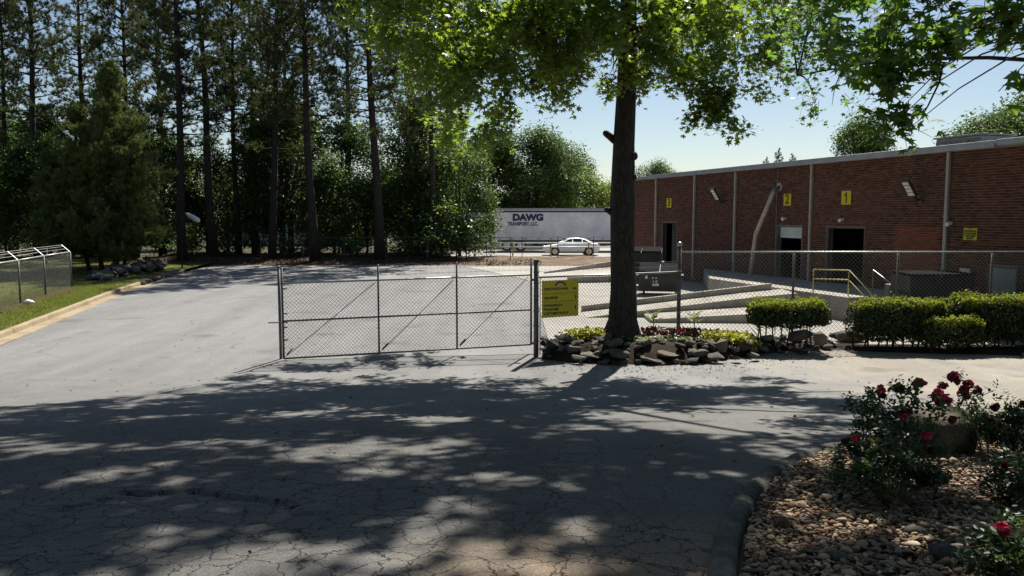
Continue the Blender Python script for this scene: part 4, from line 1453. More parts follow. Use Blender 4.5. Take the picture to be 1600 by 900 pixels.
def build_sprays(lobes, per_r2, nleaf, size, tpl, droop=.5, spread=.16, seed=0, spray_len=.4, gap=-.2, gfreq=.9, gaps=None, gscale=1.0):
    """lobes: list of (centre, radius). returns V,F and twig list"""
    r_ = np.random.default_rng(seed)
    P, N, T, S, tw = [], [], [], [], []
    for c, rad in lobes:
        c = np.array(c)
        ns = max(4, int(per_r2 * rad ** 2.1))
        d = unit(r_.normal(0, 1, (ns, 3)))
        rr = rad * r_.uniform(.25, 1.0, ns) ** .6
        q = c + d * rr[:, None] * np.array([1, 1, .85])
        # drop some to leave gaps
        keep = np.array([noise.noise(Vector(x) * gfreq) > gap for x in q])
        if gaps is not None:
            for o_, rr_ in gaps:
                w_ = q - o_; t_ = w_ @ SUN_V
                keep &= (np.linalg.norm(w_ - t_[:, None] * SUN_V, axis=1) > rr_ * gscale) | (t_ < 0)
        q, d2 = q[keep], d[keep]
        ns = len(q)
        if ns == 0: continue
        ax = unit(d2 * .7 + r_.normal(0, .4, (ns, 3)) + np.array([0, 0, -droop]))
        for i in range(ns): tw.append((q[i] - ax[i] * spray_len * .5, q[i] + ax[i] * spray_len * .5))
        t_ = r_.uniform(-.5, .5, (ns, nleaf)) * spray_len
        pos = q[:, None, :] + ax[:, None, :] * t_[..., None] + r_.normal(0, spread, (ns, nleaf, 3))
        P.append(pos.reshape(-1, 3))
        k = ns * nleaf
        N.append(r_.normal(0, .55, (k, 3)) + np.array([0, 0, 1.0]))
        T.append(np.repeat(ax, nleaf, axis=0) + r_.normal(0, .6, (k, 3)) + np.array([0, 0, -.35]))
        S.append(size * r_.uniform(.6, 1.25, k))
    P, N, T, S = map(np.concatenate, (P, N, T, S))
    V, Fc = scatter_leaves(P, N, T, S, tpl)
    return V, Fc, tw


def twig_mesh(tw, r=.006):
    """thin three-sided sticks, vectorised"""
    A = np.array([a for a, b in tw]); Bq = np.array([b for a, b in tw])
    d = unit(Bq - A); ref = np.tile([.3, .5, .8], (len(A), 1))
    x = unit(np.cross(d, ref)); y_ = np.cross(d, x)
    V = np.zeros((len(A), 6, 3))
    for k in range(3):
        o_ = (x * math.cos(2.094 * k) + y_ * math.sin(2.094 * k))
        V[:, k] = A + o_ * r; V[:, 3 + k] = Bq + o_ * r * .4
    fs = np.array([(0, 1, 4, 3), (1, 2, 5, 4), (2, 0, 3, 5)])
    return V.reshape(-1, 3), (fs[None] + (np.arange(len(A)) * 6)[:, None, None]).reshape(-1, 4)


def trunk_tube(path, radii, seed, n=22, rough=.05):
    mb = MB(); mb.tube(path, radii, n)
    def f(p):
        q = Vector((p.x, p.y, p.z * .35))
        return p + Vector((noise.noise(q * 3.1 + Vector((seed, 0, 0))), noise.noise(q * 3.1 + Vector((0, seed, 5))), 0)) * rough
    return mb.map(f)


SUN_V = np.array(SUN_DIR)
FLECK = [(650, 830, .34), (690, 800, .28), (890, 820, .32), (935, 850, .26), (870, 757, .16), (560, 650, .3), (420, 690, .34), (330, 690, .3), (150, 740, .42), (60, 700, .36), (820, 655, .32), (230, 730, .38), (1130, 680, .28), (1180, 655, .3),
         (60, 765, .3), (500, 860, .26), (250, 850, .3), (610, 875, .3), (770, 885, .26), (1290, 845, .40), (1250, 800, .26), (1430, 800, .36), (1360, 860, .30), (1520, 770, .25), (1200, 870, .2), (1112, 850, .16), (700, 665, .2), (400, 800, .2), (1020, 640, .2), (950, 690, .16), (1080, 735, .14), (280, 650, .3), (1240, 610, .3)]
GAPS = [(np.array(gnd(a_, b_)), r_ * .8) for a_, b_, r_ in FLECK] + [(np.array(at(1470, 620, 5.1)), .24), (np.array(at(1436, 600, 5.3)), .14), (np.array(at(1376, 610, 5.2)), .14)]  # holes cut through the crowns along sun rays to place light flecks

# --- the big tree in the middle
TB = at(972, 538, 18.85); TB.z = GZ + .30
mt = thing('shade_tree', 'big dark-trunked tree standing in the stone-edged flower bed', 'tree', (TB.x, TB.y, GZ + .2))
tpath = [Vector((TB.x, TB.y, GZ + .02)), TB + up * .15, TB + up * .5, TB + up * 1.2, TB + up * 2.2 + Vector((-.02, 0, 0)), TB + up * 3.3 + Vector((-.04, 0, 0)), TB + up * 4.6 + Vector((-.03, 0, 0)),
         TB + up * 6 + Vector((.02, 0, 0)), TB + up * 8 + Vector((.05, .1, 0)), TB + up * 10.5 + Vector((0, .2, 0)), TB + up * 13 + Vector((-.1, .2, 0)), TB + up * 15.5]
trad = [.54, .45, .36, .31, .29, .28, .265, .225, .18, .13, .08, .03]
tr = trunk_tube(tpath, trad, 3.0, 30, .075).obj('trunk', M['bark'], mt, smooth=True)
# stubs, burls
for px, py, px2, py2, r in ((955, 215, 946, 208, .075), (985, 155, 993, 151, .07), (986, 245, 992, 243, .10), (985, 278, 991, 276, .09), (952, 330, 947, 327, .06)):
    a, b = at(px, py, TB.y), at(px2, py2, TB.y - .1)
    MB().tube([a.lerp(b, -.6), b, b.lerp(a, -.25)], [r * 1.3, r, r * .55], 9).obj('branch_stub', M['bark'], mt, smooth=True)

L_in = [(640, 30, 17, 1.35), (600, 15, 19, .9), (700, 50, 16, 1.5), (760, 90, 18, 1.6), (725, 140, 16, 1.0), (742, 205, 16.3, .62), (770, 165, 17, .8), (800, 55, 16, 1.4), (830, 120, 17, 1.05), (860, 50, 20, 1.4),
        (900, 45, 17, 1.1), (775, 215, 17.5, .42), (880, 105, 18, .7), (934, 140, 18.3, .42), (938, 178, 18.2, .25), (650, 90, 18, .75), (675, 130, 17.5, .6), (860, 150, 17.2, .5), (815, 165, 17.2, .5),
        (1010, 50, 17, 1.0), (1060, 50, 17, 1.2), (1110, 50, 18, 1.3), (1160, 35, 19, 1.1), (1045, 110, 17, .7), (1095, 118, 17.5, .75), (1150, 105, 18.5, .62), (1128, 165, 17.5, .48), (1195, 50, 20, .7),
        (1142, 196, 17.5, .26), (1160, 180, 17.4, .25), (1015, 100, 20, .7), (970, 30, 16.2, .9), (1180, 110, 18.6, .42), (1105, 178, 17.6, .28)]
r2 = random.Random(5)
for k in range(26): L_in.append((r2.uniform(585, 940), r2.uniform(-60, 60), r2.uniform(15.2, 22), r2.uniform(.6, 1.1)))
for k in range(18): L_in.append((r2.uniform(985, 1215), r2.uniform(-60, 40), r2.uniform(15.5, 22), r2.uniform(.55, 1.0)))
for k in range(9): L_in.append((r2.uniform(690, 860), r2.uniform(70, 130), r2.uniform(15.5, 21), r2.uniform(.5, .75)))
# boughs that hang below the crown: column, from, to, depth
for px, y0, y1, dd in ((575, 5, 55, 22.5), (605, 40, 85, 22), (640, 90, 135, 22.5), (668, 120, 175, 22), (700, 150, 225, 22.5), (728, 170, 240, 22), (752, 160, 235, 22.8), (782, 170, 225, 22), (815, 140, 180, 20), (848, 130, 165, 18), (905, 90, 130, 17.5), (935, 110, 180, 18.2),
                       (1000, 100, 140, 17.6), (1035, 110, 150, 17), (1070, 110, 160, 17.5), (1100, 130, 185, 17.4), (1128, 150, 195, 17.6), (1152, 150, 205, 17.5), (1180, 80, 150, 18.5), (1205, 30, 120, 19), (1217, 20, 75, 19.5)):
    yv = y0
    while yv < y1:
        L_in.append((px + r2.uniform(-9, 9), yv, dd + r2.uniform(-.3, .3), r2.uniform(.28, .42))); yv += 17
lobes_in = [(tuple(at(a, b, d)), r) for a, b, d, r in L_in]
lobes_up = []
for k in range(46):
    c = Vector((r2.uniform(-7, 4.5), r2.uniform(12.5, 19), GZ + r2.uniform(11.5, 15.5))); lobes_up.append((tuple(c), r2.uniform(.6, .95)))
clus = []
for k in range(34):
    H = r2.uniform(7.5, 15.5); ang = k * 2.39996; rr = math.sqrt((k + .5) / 34)
    shr = 1.0 if H < 11 else max(.3, 1 - (H - 11) / 7.5)
    clus.append(Vector((TB.x - .9 + 9.2 * rr * shr * math.cos(ang), TB.y + .2 + 7.8 * rr * shr * math.sin(ang), GZ + H)))
for k in range(136):
    c = clus[k % 34] + Vector((r2.gauss(0, .62), r2.gauss(0, .62), r2.gauss(0, .4)))
    rad = r2.uniform(.5, .95)
    v = c - Vector((0, 0, CAM_Z))
    py = 450 - F * v.dot(Vector((0, SP, CP))) / v.dot(Vector((0, CP, -SP)))
    if py > -40 - rad * 62: continue
    lobes_up.append((tuple(c), rad))
STAR = star_template()
V1, F1, tw1 = build_sprays(lobes_in, 92, 12, .175, STAR, .8, .085, 21, .40, .04, 1.4, GAPS, .7)
V2, F2, tw2 = build_sprays(lobes_up, 64, 12, .215, diamond_template(.8, .08), .35, .14, 22, .42, -.1, 1.3, GAPS)
cr = np_obj('crown', *join_np([(V1, F1), (V2, F2)]), M['leaf_main'], mt)
# limbs: main limbs leave the trunk, lobes hang on the nearest limb
limb = MB(); nodes = []
for k in range(15):
    ang = k * 2.4 + .4; h0_ = 7.0 + k * .42
    a = TB + up * h0_
    ln = r2.uniform(4.5, 7.2) * (1 if k < 9 else .6)
    b = a + Vector((math.cos(ang) * ln, math.sin(ang) * ln * .85, ln * r2.uniform(.25, .55)))
    pts = bez(a, b, Vector((0, 0, r2.uniform(.2, .7))), 8)
    limb.tube(pts, [.10 * (1 - .085 * i) * (1 - k * .025) for i in range(9)], 8)
    nodes += pts[2:]
for c, rad in lobes_in + lobes_up:
    c = Vector(c)
    q = min(nodes, key=lambda n_: (n_ - c).length)
    if (TB + up * min(14, max(7, c.z - GZ - 1)) - c).length < (q - c).length: q = TB + up * min(14, max(7, c.z - GZ - .3))
    c = q.lerp(c, .55 if rad < .45 else .85)
    pts = bez(q, c, Vector((r2.uniform(-.2, .2), r2.uniform(-.2, .2), .12 * (q - c).length)), 5)
    limb.tube(pts, [.03, .026, .021, .016, .011, .005], 5)
limb.obj('limbs', M['bark'], mt, smooth=True)
np_obj('twigs', *twig_mesh(tw1, .008), M['twig'], mt)['kind'] = 'stuff'

# --- the near tree whose boughs hang into the top right corner; its trunk stands right of the frame
NB = Vector((10.2, 8.8, G(0, 8.8)))
nt_ = thing('overhanging_tree', 'near tree whose leafy boughs hang into the top right corner', 'tree', tuple(NB))
np_path = [NB - up * .1, NB + up * .3, NB + up * 2, NB + up * 4, NB + up * 6.5, NB + up * 9]
trunk_tube(np_path, [.34, .27, .23, .2, .13, .04], 8, 18, .04).obj('trunk', M['bark'], nt_, smooth=True)
L_n = [(1290, 10, 8.4, .42), (1350, 25, 7.4, .45), (1400, 45, 7.0, .38), (1450, 20, 6.8, .42), (1500, 10, 6.6, .32), (1430, 90, 7.0, .32), (1375, 95, 7.3, .33), (1470, 80, 6.9, .22), (1340, 90, 7.8, .30),
       (1410, 125, 7.0, .22), (1455, 118, 6.9, .18), (1375, 140, 7.3, .17), (1400, 190, 7.0, .20), (1415, 205, 7.0, .13), (1405, 172, 7.0, .12), (1345, 130, 7.5, .16),
       (1560, 15, 5.6, .15), (1590, 40, 5.5, .16), (1595, 75, 5.5, .15), (1545, 40, 5.6, .08), (1570, 90, 5.5, .09), (1550, 92, 5.5, .07), (1590, 142, 5.4, .12), (1560, 143, 5.4, .09), (1600, 5, 5.5, .25)]
L_f = [(1265, 40, 13, .62), (1300, 80, 13.2, .62), (1270, 110, 13, .5), (1310, 130, 13, .45), (1275, 160, 13, .30), (1300, 165, 13, .28), (1245, 15, 13.5, .5), (1325, 105, 12.8, .4)]
lob_n = [(tuple(at(a, b, d)), r) for a, b, d, r in L_n]
lob_f = [(tuple(at(a, b, d)), r) for a, b, d, r in L_f]
lob_u = []
for k in range(64):
    H = r2.uniform(4.2, 11.5); ang = r2.uniform(0, 6.283); rr = math.sqrt(r2.uniform(.03, 1))
    c = NB + Vector((-2.0 + 5.8 * rr * math.cos(ang), .6 + 5.6 * rr * math.sin(ang), H))
    v = c - Vector((0, 0, CAM_Z)); dp = v.dot(Vector((0, CP, -SP)))
    rad = r2.uniform(.6, 1.05)
    if dp < .3:
        if c.z < 5: continue
    else:
        py = 450 - F * v.dot(Vector((0, SP, CP))) / dp; px = 800 + F * v.x / dp
        if py > -rad * F / dp - 40 and px < 1640 + rad * F / dp: continue
    lob_u.append((tuple(c), rad))
Va, Fa, twa = build_sprays(lob_n, 260, 7, .145, STAR, .6, .065, 31, .22, -.02, 2.6)
Vb, Fb, twb = build_sprays(lob_f, 130, 9, .125, STAR, .9, .08, 32, .36, 0, 1.8)
Vc, Fc_, twc = build_sprays(lob_u, 40, 11, .18, diamond_template(.8, .08), .4, .13, 33, .42, -.1, 1.5, GAPS)
np_obj('crown', *join_np([(Va, Fa), (Vb, Fb), (Vc, Fc_)]), M['leaf_near'], nt_)
limb = MB(); nodes = []
for k, (tx_, ty_, tz_) in enumerate(((-4.6, -1.6, 3.6), (-5.6, 4.4, 4.6), (-3, 1.5, 6), (-3.5, -3.2, 4.5), (2, 3, 6), (-1, 5, 6.5), (1, -4, 5), (-6, 1, 6))):
    a = NB + up * (2.6 + .4 * k); b = NB + Vector((tx_, ty_, tz_))
    pts = bez(a, b, Vector((0, 0, .6)), 8); limb.tube(pts, [.055 * (1 - .1 * i) for i in range(9)], 7); nodes += pts[2:]
for c, rad in lob_n + lob_f + lob_u:
    c = Vector(c); q = min(nodes, key=lambda n_: (n_ - c).length)
    limb.tube(bez(q, c, Vector((r2.uniform(-.1, .1), r2.uniform(-.1, .1), .22)) * (q - c).length, 6), [.018, .015, .012, .010, .008, .006, .003], 5)
limb.tube([at(1473, 100, 6.9), at(1468, 128, 6.9), at(1450, 165, 7.0), at(1437, 188, 7.0)], [.009, .009, .007, .004], 5)
limb.tube([at(1448, 168, 7.0), at(1438, 176, 7.0), at(1424, 183, 7.0)], [.006, .005, .003], 5)
limb.obj('limbs', M['bark'], nt_, smooth=True)
np_obj('twigs', *twig_mesh(twa + twb, .004), M['twig'], nt_)['kind'] = 'stuff'


# --- pines
def needles(P, D, nper, length, wd, seed, cone=.75):
    """tufts: P tuft centres, D directions; each needle bundle one thin triangle"""
    r_ = np.random.default_rng(seed)
    n = len(P)
    d = unit(D[:, None, :] + r_.normal(0, cone, (n, nper, 3)).reshape(n, nper, 3).astype(float)).reshape(-1, 3) if False else None
    dd = D[:, None, :] + r_.normal(0, cone, (n, nper, 3))
    dd = dd / np.linalg.norm(dd, axis=2, keepdims=True)
    L = length * r_.uniform(.65, 1.15, (n, nper, 1))
    base = P[:, None, :] + r_.normal(0, length * .10, (n, nper, 3))
    side = np.cross(dd, r_.normal(0, 1, (n, nper, 3))); side /= np.linalg.norm(side, axis=2, keepdims=True)
    tip = base + dd * L
    V = np.stack([base - side * wd * .5, base + side * wd * .5, tip], 2).reshape(-1, 3)
    return V, np.arange(len(V)).reshape(-1, 3)


def pine_template(seed, H, first, Lmax, r0, tufts=26, lean=0.0):
    r_ = random.Random(seed)
    tr_ = MB()
    path = [Vector((lean * k / 10 * .6 + .10 * math.sin(k * .9 + seed), .1 * math.cos(k * .7 + seed), H * k / 10)) for k in range(11)]
    path[0] = Vector((0, 0, -.3))
    tr_.tube(path, [r0 * (1.25 if k == 0 else 1 - .088 * k) for k in range(11)], 12)
    br = MB(); P, D = [], []
    def tpt(z): k = min(9.999, max(0, z / H * 10)); i = int(k); return path[i].lerp(path[i + 1], k - i)
    z = first
    while z < H - .3:
        f = (z - first) / (H - first)
        nb = r_.choice((2, 3, 3, 4)) if f > .08 else r_.choice((1, 2))
        a0 = r_.uniform(0, 6.283)
        for j in range(nb):
            ang = a0 + j * 6.283 / nb + r_.uniform(-.5, .5)
            prof = (.55 + 1.5 * f) if f < .3 else 1.0 * (1 - (f - .3) / .75) ** .75
            Ln = Lmax * prof * r_.uniform(.55, 1.15)
            if Ln < .35: Ln = .35
            el = R(r_.uniform(-5, 22) + 38 * f)
            d = Vector((math.cos(ang) * math.cos(el), math.sin(ang) * math.cos(el), math.sin(el)))
            a = tpt(z); b = a + d * Ln
            pts = bez(a, b, Vector((0, 0, -.06 * Ln)), 4)
            br.tube(pts, [.045 + .012 * Ln, .04, .03, .022, .012], 5)
            dead = f < .12 and r_.random() < .5
            if dead: continue
            # side shoots carrying needle tufts
            m_ = max(4, int(tufts * Ln / Lmax))
            for q in range(m_):
                t_ = r_.uniform(.35, 1.0) ** .8
                c = a.lerp(b, t_) + Vector((0, 0, -.06 * Ln * 4 * t_ * (1 - t_)))
                sd_ = Vector((r_.gauss(0, 1), r_.gauss(0, 1), r_.gauss(.15, .55))).normalized()
                off = sd_ * r_.uniform(.1, .22 + .30 * Ln * .5)
                c2 = c + off
                if q % 3 == 0: br.tube([c, c2], [.014, .006], 3, caps=False)
                P.append(c2); D.append((d * .5 + sd_ * .6 + Vector((0, 0, .45))).normalized())
        z += r_.uniform(.45, .85) * (1 if f < .7 else .75)
    P = np.array([tuple(p) for p in P]); D = np.array([tuple(p) for p in D])
    V, Fc = needles(P, D, 15, .34, .050, seed, .62)
    return tr_, br, V, Fc


pine_protos = []
for i, (H, first, Lm, r0, tf) in enumerate(((25.5, 6.5, 4.2, .32, 36), (27, 8.0, 3.8, .29, 34), (23.5, 6.0, 4.0, .26, 36))):
    tr_, br, V, Fc = pine_template(40 + i, H, first, Lm, r0, tf, .8 * (i - 1))
    pine_protos.append((tr_.mesh('trunk', M['pinebark'], True), br.mesh('limbs', M['pinebark'], True), np_mesh('crown', V, Fc, M['needle'])))


def place_tree(name, protos, loc, rz, scl, label, cat, group, names=('trunk', 'limbs', 'crown')):
    t = bpy.data.objects.new(name, None); t.empty_display_size = .3; link(t)
    t.location = loc; t.rotation_euler = (0, 0, rz); t.scale = scl if hasattr(scl, '__len__') else (scl,) * 3
    tag(t, label, cat, group)
    for nm, me in zip(names, protos):
        if me is None: continue
        q = bpy.data.objects.new(nm, me); COL.objects.link(q); q.parent = t
    return t


front = [(60, 57, 0, 1.02), (212, 59, 2, 1.0), (285, 55, 0, .98), (335, 57, 1, 1.0), (373, 60, 2, 1.03), (425, 56, 1, .96), (492, 55, 0, 1.0), (592, 55.5, 1, 1.04), (676, 57, 2, 1.0)]
def between(px):
    pxs_ = [60, 212, 285, 335, 373, 425, 492, 592, 676]; nm = ['first', 'second', 'third', 'fourth', 'fifth', 'sixth', 'seventh', 'eighth', 'ninth']
    k_ = sum(1 for q_ in pxs_ if q_ < px)
    if k_ == 0: return 'left of the first pine trunk'
    if k_ == 9: return 'right of the ninth pine trunk'
    return 'between the %s and %s pine trunks' % (nm[k_ - 1], nm[k_])
ords = ['leftmost', 'second', 'third', 'fourth', 'fifth', 'sixth', 'seventh', 'eighth', 'ninth']
for k, (px, Y, v, s_) in enumerate(front):
    x = (px - 800) / F * Y
    lab = 'tall pine, leftmost trunk of the row behind the lot' if k == 0 else 'tall pine, %s trunk from the left in the row behind the lot' % ords[k]
    if k == 8: lab = 'tall pine, rightmost trunk of the row behind the lot'
    pt = place_tree('pine_tree', pine_protos[v], (x, Y, GZ + .25), k * 2.13, (s_ * (.9 + .06 * (k % 4)), s_ * (.9 + .06 * (k % 4)), s_), lab, 'tree', 'tall pines behind the lot')
    pt.rotation_euler = (R(.6 * math.sin(k * 2.1)), R((1.6, -.8, .9, -1.9, 1.2, 2.4, -.7, -1.3, 1.7)[k]), k * 2.13); pt.rotation_mode = 'ZXY' if k % 2 else 'XYZ'
back = [(-30, 66, 1), (20, 60, 2), (140, 66, 1), (255, 70, 2), (400, 70, 1), (455, 66, 2), (545, 70, 0), (640, 68, 1)]
for k, (px, Y, v) in enumerate(back):
    place_tree('pine_tree', pine_protos[v], ((px - 800) / F * Y, Y, GZ + .2), k * 1.7 + .6, .92 + .05 * (k % 4), 'slender pine in the rear row, showing ' + between(px), 'tree', 'pines farther back in the wood')

# --- bushy young pine left of the lot, several stems
YB = gnd(178, 428); YB.z = GZ + .15
yp = thing('young_pine', 'bushy young pine with drooping skirts beside the heap of stones', 'tree', tuple(YB))
P, D, cand = [], [], []
br = MB(); r3 = random.Random(77)
stems = [(0.3, 0, 11.2, .15, 3.9), (-1.9, .3, 9.0, .12, 3.2), (-3.7, .5, 6.4, .11, 2.7), (1.6, -.3, 7.0, .10, 2.6)]
for sx_, sy_, H, r0, W_ in stems:
    b0 = Vector((YB.x + sx_ * .42, YB.y + sy_, YB.z)); b1 = Vector((YB.x + sx_, YB.y + sy_, YB.z + H))
    st_path = [b0 - up * .2] + bez(b0, b1, Vector((.1, 0, 0)), 6)[1:]
    MB().tube(st_path, [r0 * 1.2] + [r0 * (1 - .15 * k) for k in range(1, 7)], 10).obj('trunk', M['pinebark'], yp, smooth=True)
    z = 1.0
    while z < H:
        f = z / H
        for j in range(5):
            ang = r3.uniform(0, 6.283); Ln = W_ * (1 - f) ** .8 * r3.uniform(.65, 1.1) + .22
            if f < .2: Ln *= .8 + f
            el = R(12 + 48 * f * f + r3.uniform(-8, 8))
            d = Vector((math.cos(ang) * math.cos(el), math.sin(ang) * math.cos(el), math.sin(el)))
            a = b0.lerp(b1, f); b = a + d * Ln
            bend = Vector((0, 0, -.08 * Ln))
            br.tube(bez(a, b, bend, 4), [.03, .026, .02, .014, .008], 4, caps=False)
            n = int(6 + 18 * Ln)
            for q in range(n):
                t_ = r3.uniform(.3, 1.02)
                sd_ = Vector((r3.gauss(0, 1), r3.gauss(0, 1), r3.gauss(.2, .5))).normalized()
                c = a.lerp(b, t_) + bend * (4 * t_ * (1 - t_)) + sd_ * r3.uniform(.05, .16 + .12 * Ln)
                dd = (d * .6 + sd_ * .5 + Vector((0, 0, .7))).normalized()
                P.append(tuple(c)); D.append(tuple(dd))
                if t_ > .8 and r3.random() < .35: cand.append((c, c + Vector((dd.x * .1, dd.y * .1, r3.uniform(.18, .32)))))
        z += r3.uniform(.24, .42)
V, Fc = needles(np.array(P), np.array(D), 20, .25, .034, 91, .48)
np_obj('crown', V, Fc, M['needle_young'], yp)
br.obj('limbs', M['pinebark'], yp)
np_obj('candles', *twig_mesh(cand, .014), M['candle'], yp)


# --- broadleaf understory, shrubs and far trees
def leafy_template(seed, lobes, per, nleaf, size, m, trunk_h, r0, spread=.35, gap=-.2):
    V, Fc, tw = build_sprays(lobes, per, nleaf, size, diamond_template(.7, .1), .2, spread, seed, .9)
    mb = MB(); r_ = random.Random(seed)
    top = max(c[2] for c, r in lobes)
    mb.tube([(0, 0, -.3), (.05, 0, trunk_h * .5), (0, .05, trunk_h), (0, 0, top * .85)], [r0 * 1.2, r0, r0 * .75, r0 * .2], 8)
    for c, r in lobes:
        a = Vector((0, 0, min(trunk_h * r_.uniform(.7, 1.3), c[2] * .8)))
        mb.tube(bez(a, Vector(c), Vector((0, 0, .3)), 4), [r0 * .4, r0 * .3, r0 * .2, r0 * .15, r0 * .08], 5)
    return mb.mesh('trunk', M['bark'], True), np_mesh('crown', V, Fc, m)


def rlobes(seed, n, rx, ry, z0, z1, rmin, rmax, cone=0.0):
    r_ = random.Random(seed); out = []
    for k in range(n):
        z = r_.uniform(z0, z1); f = (z - z0) / (z1 - z0)
        sh_ = math.sqrt(max(.08, 1 - (2 * f - .8) ** 2 * .8)) * (1 - cone * f)
        a = r_.uniform(0, 6.283); q = math.sqrt(r_.uniform(0, 1))
        out.append(((rx * sh_ * q * math.cos(a), ry * sh_ * q * math.sin(a), z), r_.uniform(rmin, rmax)))
    return out


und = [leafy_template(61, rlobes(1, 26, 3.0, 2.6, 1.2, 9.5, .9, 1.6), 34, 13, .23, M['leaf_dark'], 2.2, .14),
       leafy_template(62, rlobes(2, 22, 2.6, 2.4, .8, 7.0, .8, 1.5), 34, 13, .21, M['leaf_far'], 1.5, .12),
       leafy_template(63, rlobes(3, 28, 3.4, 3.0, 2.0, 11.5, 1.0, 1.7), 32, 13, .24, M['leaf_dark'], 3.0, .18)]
uspots = []
rs = random.Random(9)
for k, px in enumerate(range(-60, 760, 64)):
    uspots.append((px + rs.uniform(-14, 14), rs.uniform(60, 65), k % 3, rs.uniform(.75, 1.0)))
for k, px in enumerate(range(-120, 700, 80)):
    uspots.append((px + rs.uniform(-18, 18), rs.uniform(68, 80), (k + 1) % 3, rs.uniform(.95, 1.3)))
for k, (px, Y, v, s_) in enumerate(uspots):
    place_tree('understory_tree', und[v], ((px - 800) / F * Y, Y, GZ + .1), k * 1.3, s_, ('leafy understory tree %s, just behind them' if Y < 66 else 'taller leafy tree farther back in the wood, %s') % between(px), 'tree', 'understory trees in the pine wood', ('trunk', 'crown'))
# shrubs at the foot of the pines
shr = [leafy_template(71, rlobes(11, 12, 1.5, 1.2, .3, 2.6, .45, .8), 34, 10, .22, M['leaf_dark'], .5, .05, .2),
       leafy_template(72, rlobes(12, 10, 1.2, 1.1, .3, 2.0, .4, .7), 34, 10, .20, M['leaf_far'], .4, .05, .2)]
sspots = [(300, 57.6, 0, .8), (352, 58, 1, .9), (400, 58, 0, .8), (455, 57.5, 1, 1.0), (480, 59, 1, 1.3), (530, 58, 0, .9), (560, 57.8, 1, .8), (625, 58, 1, 1.2), (650, 59, 1, 1.4), (690, 56.2, 0, 1.25), (714, 56.6, 0, 1.1), (728, 58, 0, .9), (250, 58, 0, .9)]
for k, (px, Y, v, s_) in enumerate(sspots):
    lab = ('dark low shrub ' if v == 0 else 'pale green low shrub ') + between(px) + ' by the lot'
    if px == 690: lab = 'dense dark shrub at the right end of the pine bed'
    place_tree('shrub', shr[v], ((px - 800) / F * Y, Y, GZ + .15), k * 2.2, s_, lab, 'shrub', 'dark shrubs below the pines' if v == 0 else 'pale shrubs below the pines', ('stem', 'crown'))
# dark trees that close the left edge
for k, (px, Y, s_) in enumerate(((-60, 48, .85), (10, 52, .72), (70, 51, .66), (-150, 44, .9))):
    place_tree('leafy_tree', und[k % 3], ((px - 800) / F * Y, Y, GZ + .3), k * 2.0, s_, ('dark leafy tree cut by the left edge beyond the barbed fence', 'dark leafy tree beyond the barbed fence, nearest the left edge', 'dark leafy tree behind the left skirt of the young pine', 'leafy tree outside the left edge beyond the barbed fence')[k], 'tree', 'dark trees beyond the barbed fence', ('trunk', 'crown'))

far = [leafy_template(81, rlobes(21, 44, 5.0, 4.5, 2.5, 13.0, 1.2, 2.2), 28, 14, .28, M['leaf_far'], 3.5, .25, .4),
       leafy_template(82, rlobes(22, 30, 4.2, 3.6, 1.5, 8.5, 1.1, 1.9), 28, 14, .27, M['leaf_lime'], 2.0, .18, .4)]
for px, Y, v, s_, lab in ((838, 86, 0, .95, 'rounded green tree rising behind the left part of the trailer'), (765, 88, 0, .92, 'broad green tree behind the shrubs left of the trailer'), (885, 100, 0, .82, 'smaller rounded tree behind the middle of the trailer'),
                          (915, 92, 1, .86, 'bright lime green tree above the trailer left of the trunk'), (955, 98, 1, .75, 'lime green tree top partly behind the big trunk'), (868, 84, 1, .62, 'lime green shrub-like tree directly above the trailer roof'), (655, 64, 1, .78, 'lime green tree behind the two rightmost pines'),
                          (1024, 110, 0, (.62, .62, .80), 'far rounded tree top peeking over the warehouse end beside the trunk'), (1070, 118, 0, .54, 'far tree barely showing over the roof line'),
                          (1342, 70, 0, (.60, .60, .90), 'round-crowned tree standing behind the warehouse roof'), (1545, 58, 0, (.8, .8, .80), 'tree behind the roof at the rooftop unit'), (1610, 62, 0, .95, 'tree behind the roof at the right edge'), (1490, 66, 1, .70, 'lighter tree top just left of the rooftop unit')):
    place_tree('leafy_tree', far[v], ((px - 800) / F * Y, Y, GZ), px * .37, s_, lab, 'tree', None, ('trunk', 'crown'))
for x, y_, v, s_, lab in ((-15.5, -1.0, 0, .95, 'broad green tree left of the photographer'), (-4.5, -10, 0, 1.05, 'broad green tree behind the photographer'), (8.5, -8.5, 0, 1.0, 'broad green tree behind the gravel bed')):
    place_tree('leafy_tree', far[v], (x, y_, -.12), x, s_, lab, 'tree', None, ('trunk', 'crown'))  # out-of-view trees added to block sky light from the foreground
# young pine tips just over the roof
for px, Y, s_, lab in ((1196, 64, .28, 'spiky pine tip just left of the duct above the roof'), (1215, 64, .305, 'tallest spiky pine tip above the roof near door 2'), (1231, 64, .29, 'spiky pine tip above the roof right over door 2')):
    place_tree('pine_tree', pine_protos[2], ((px - 800) / F * Y, Y, GZ), px, (s_, s_, s_ * 1.18), lab, 'tree', None)
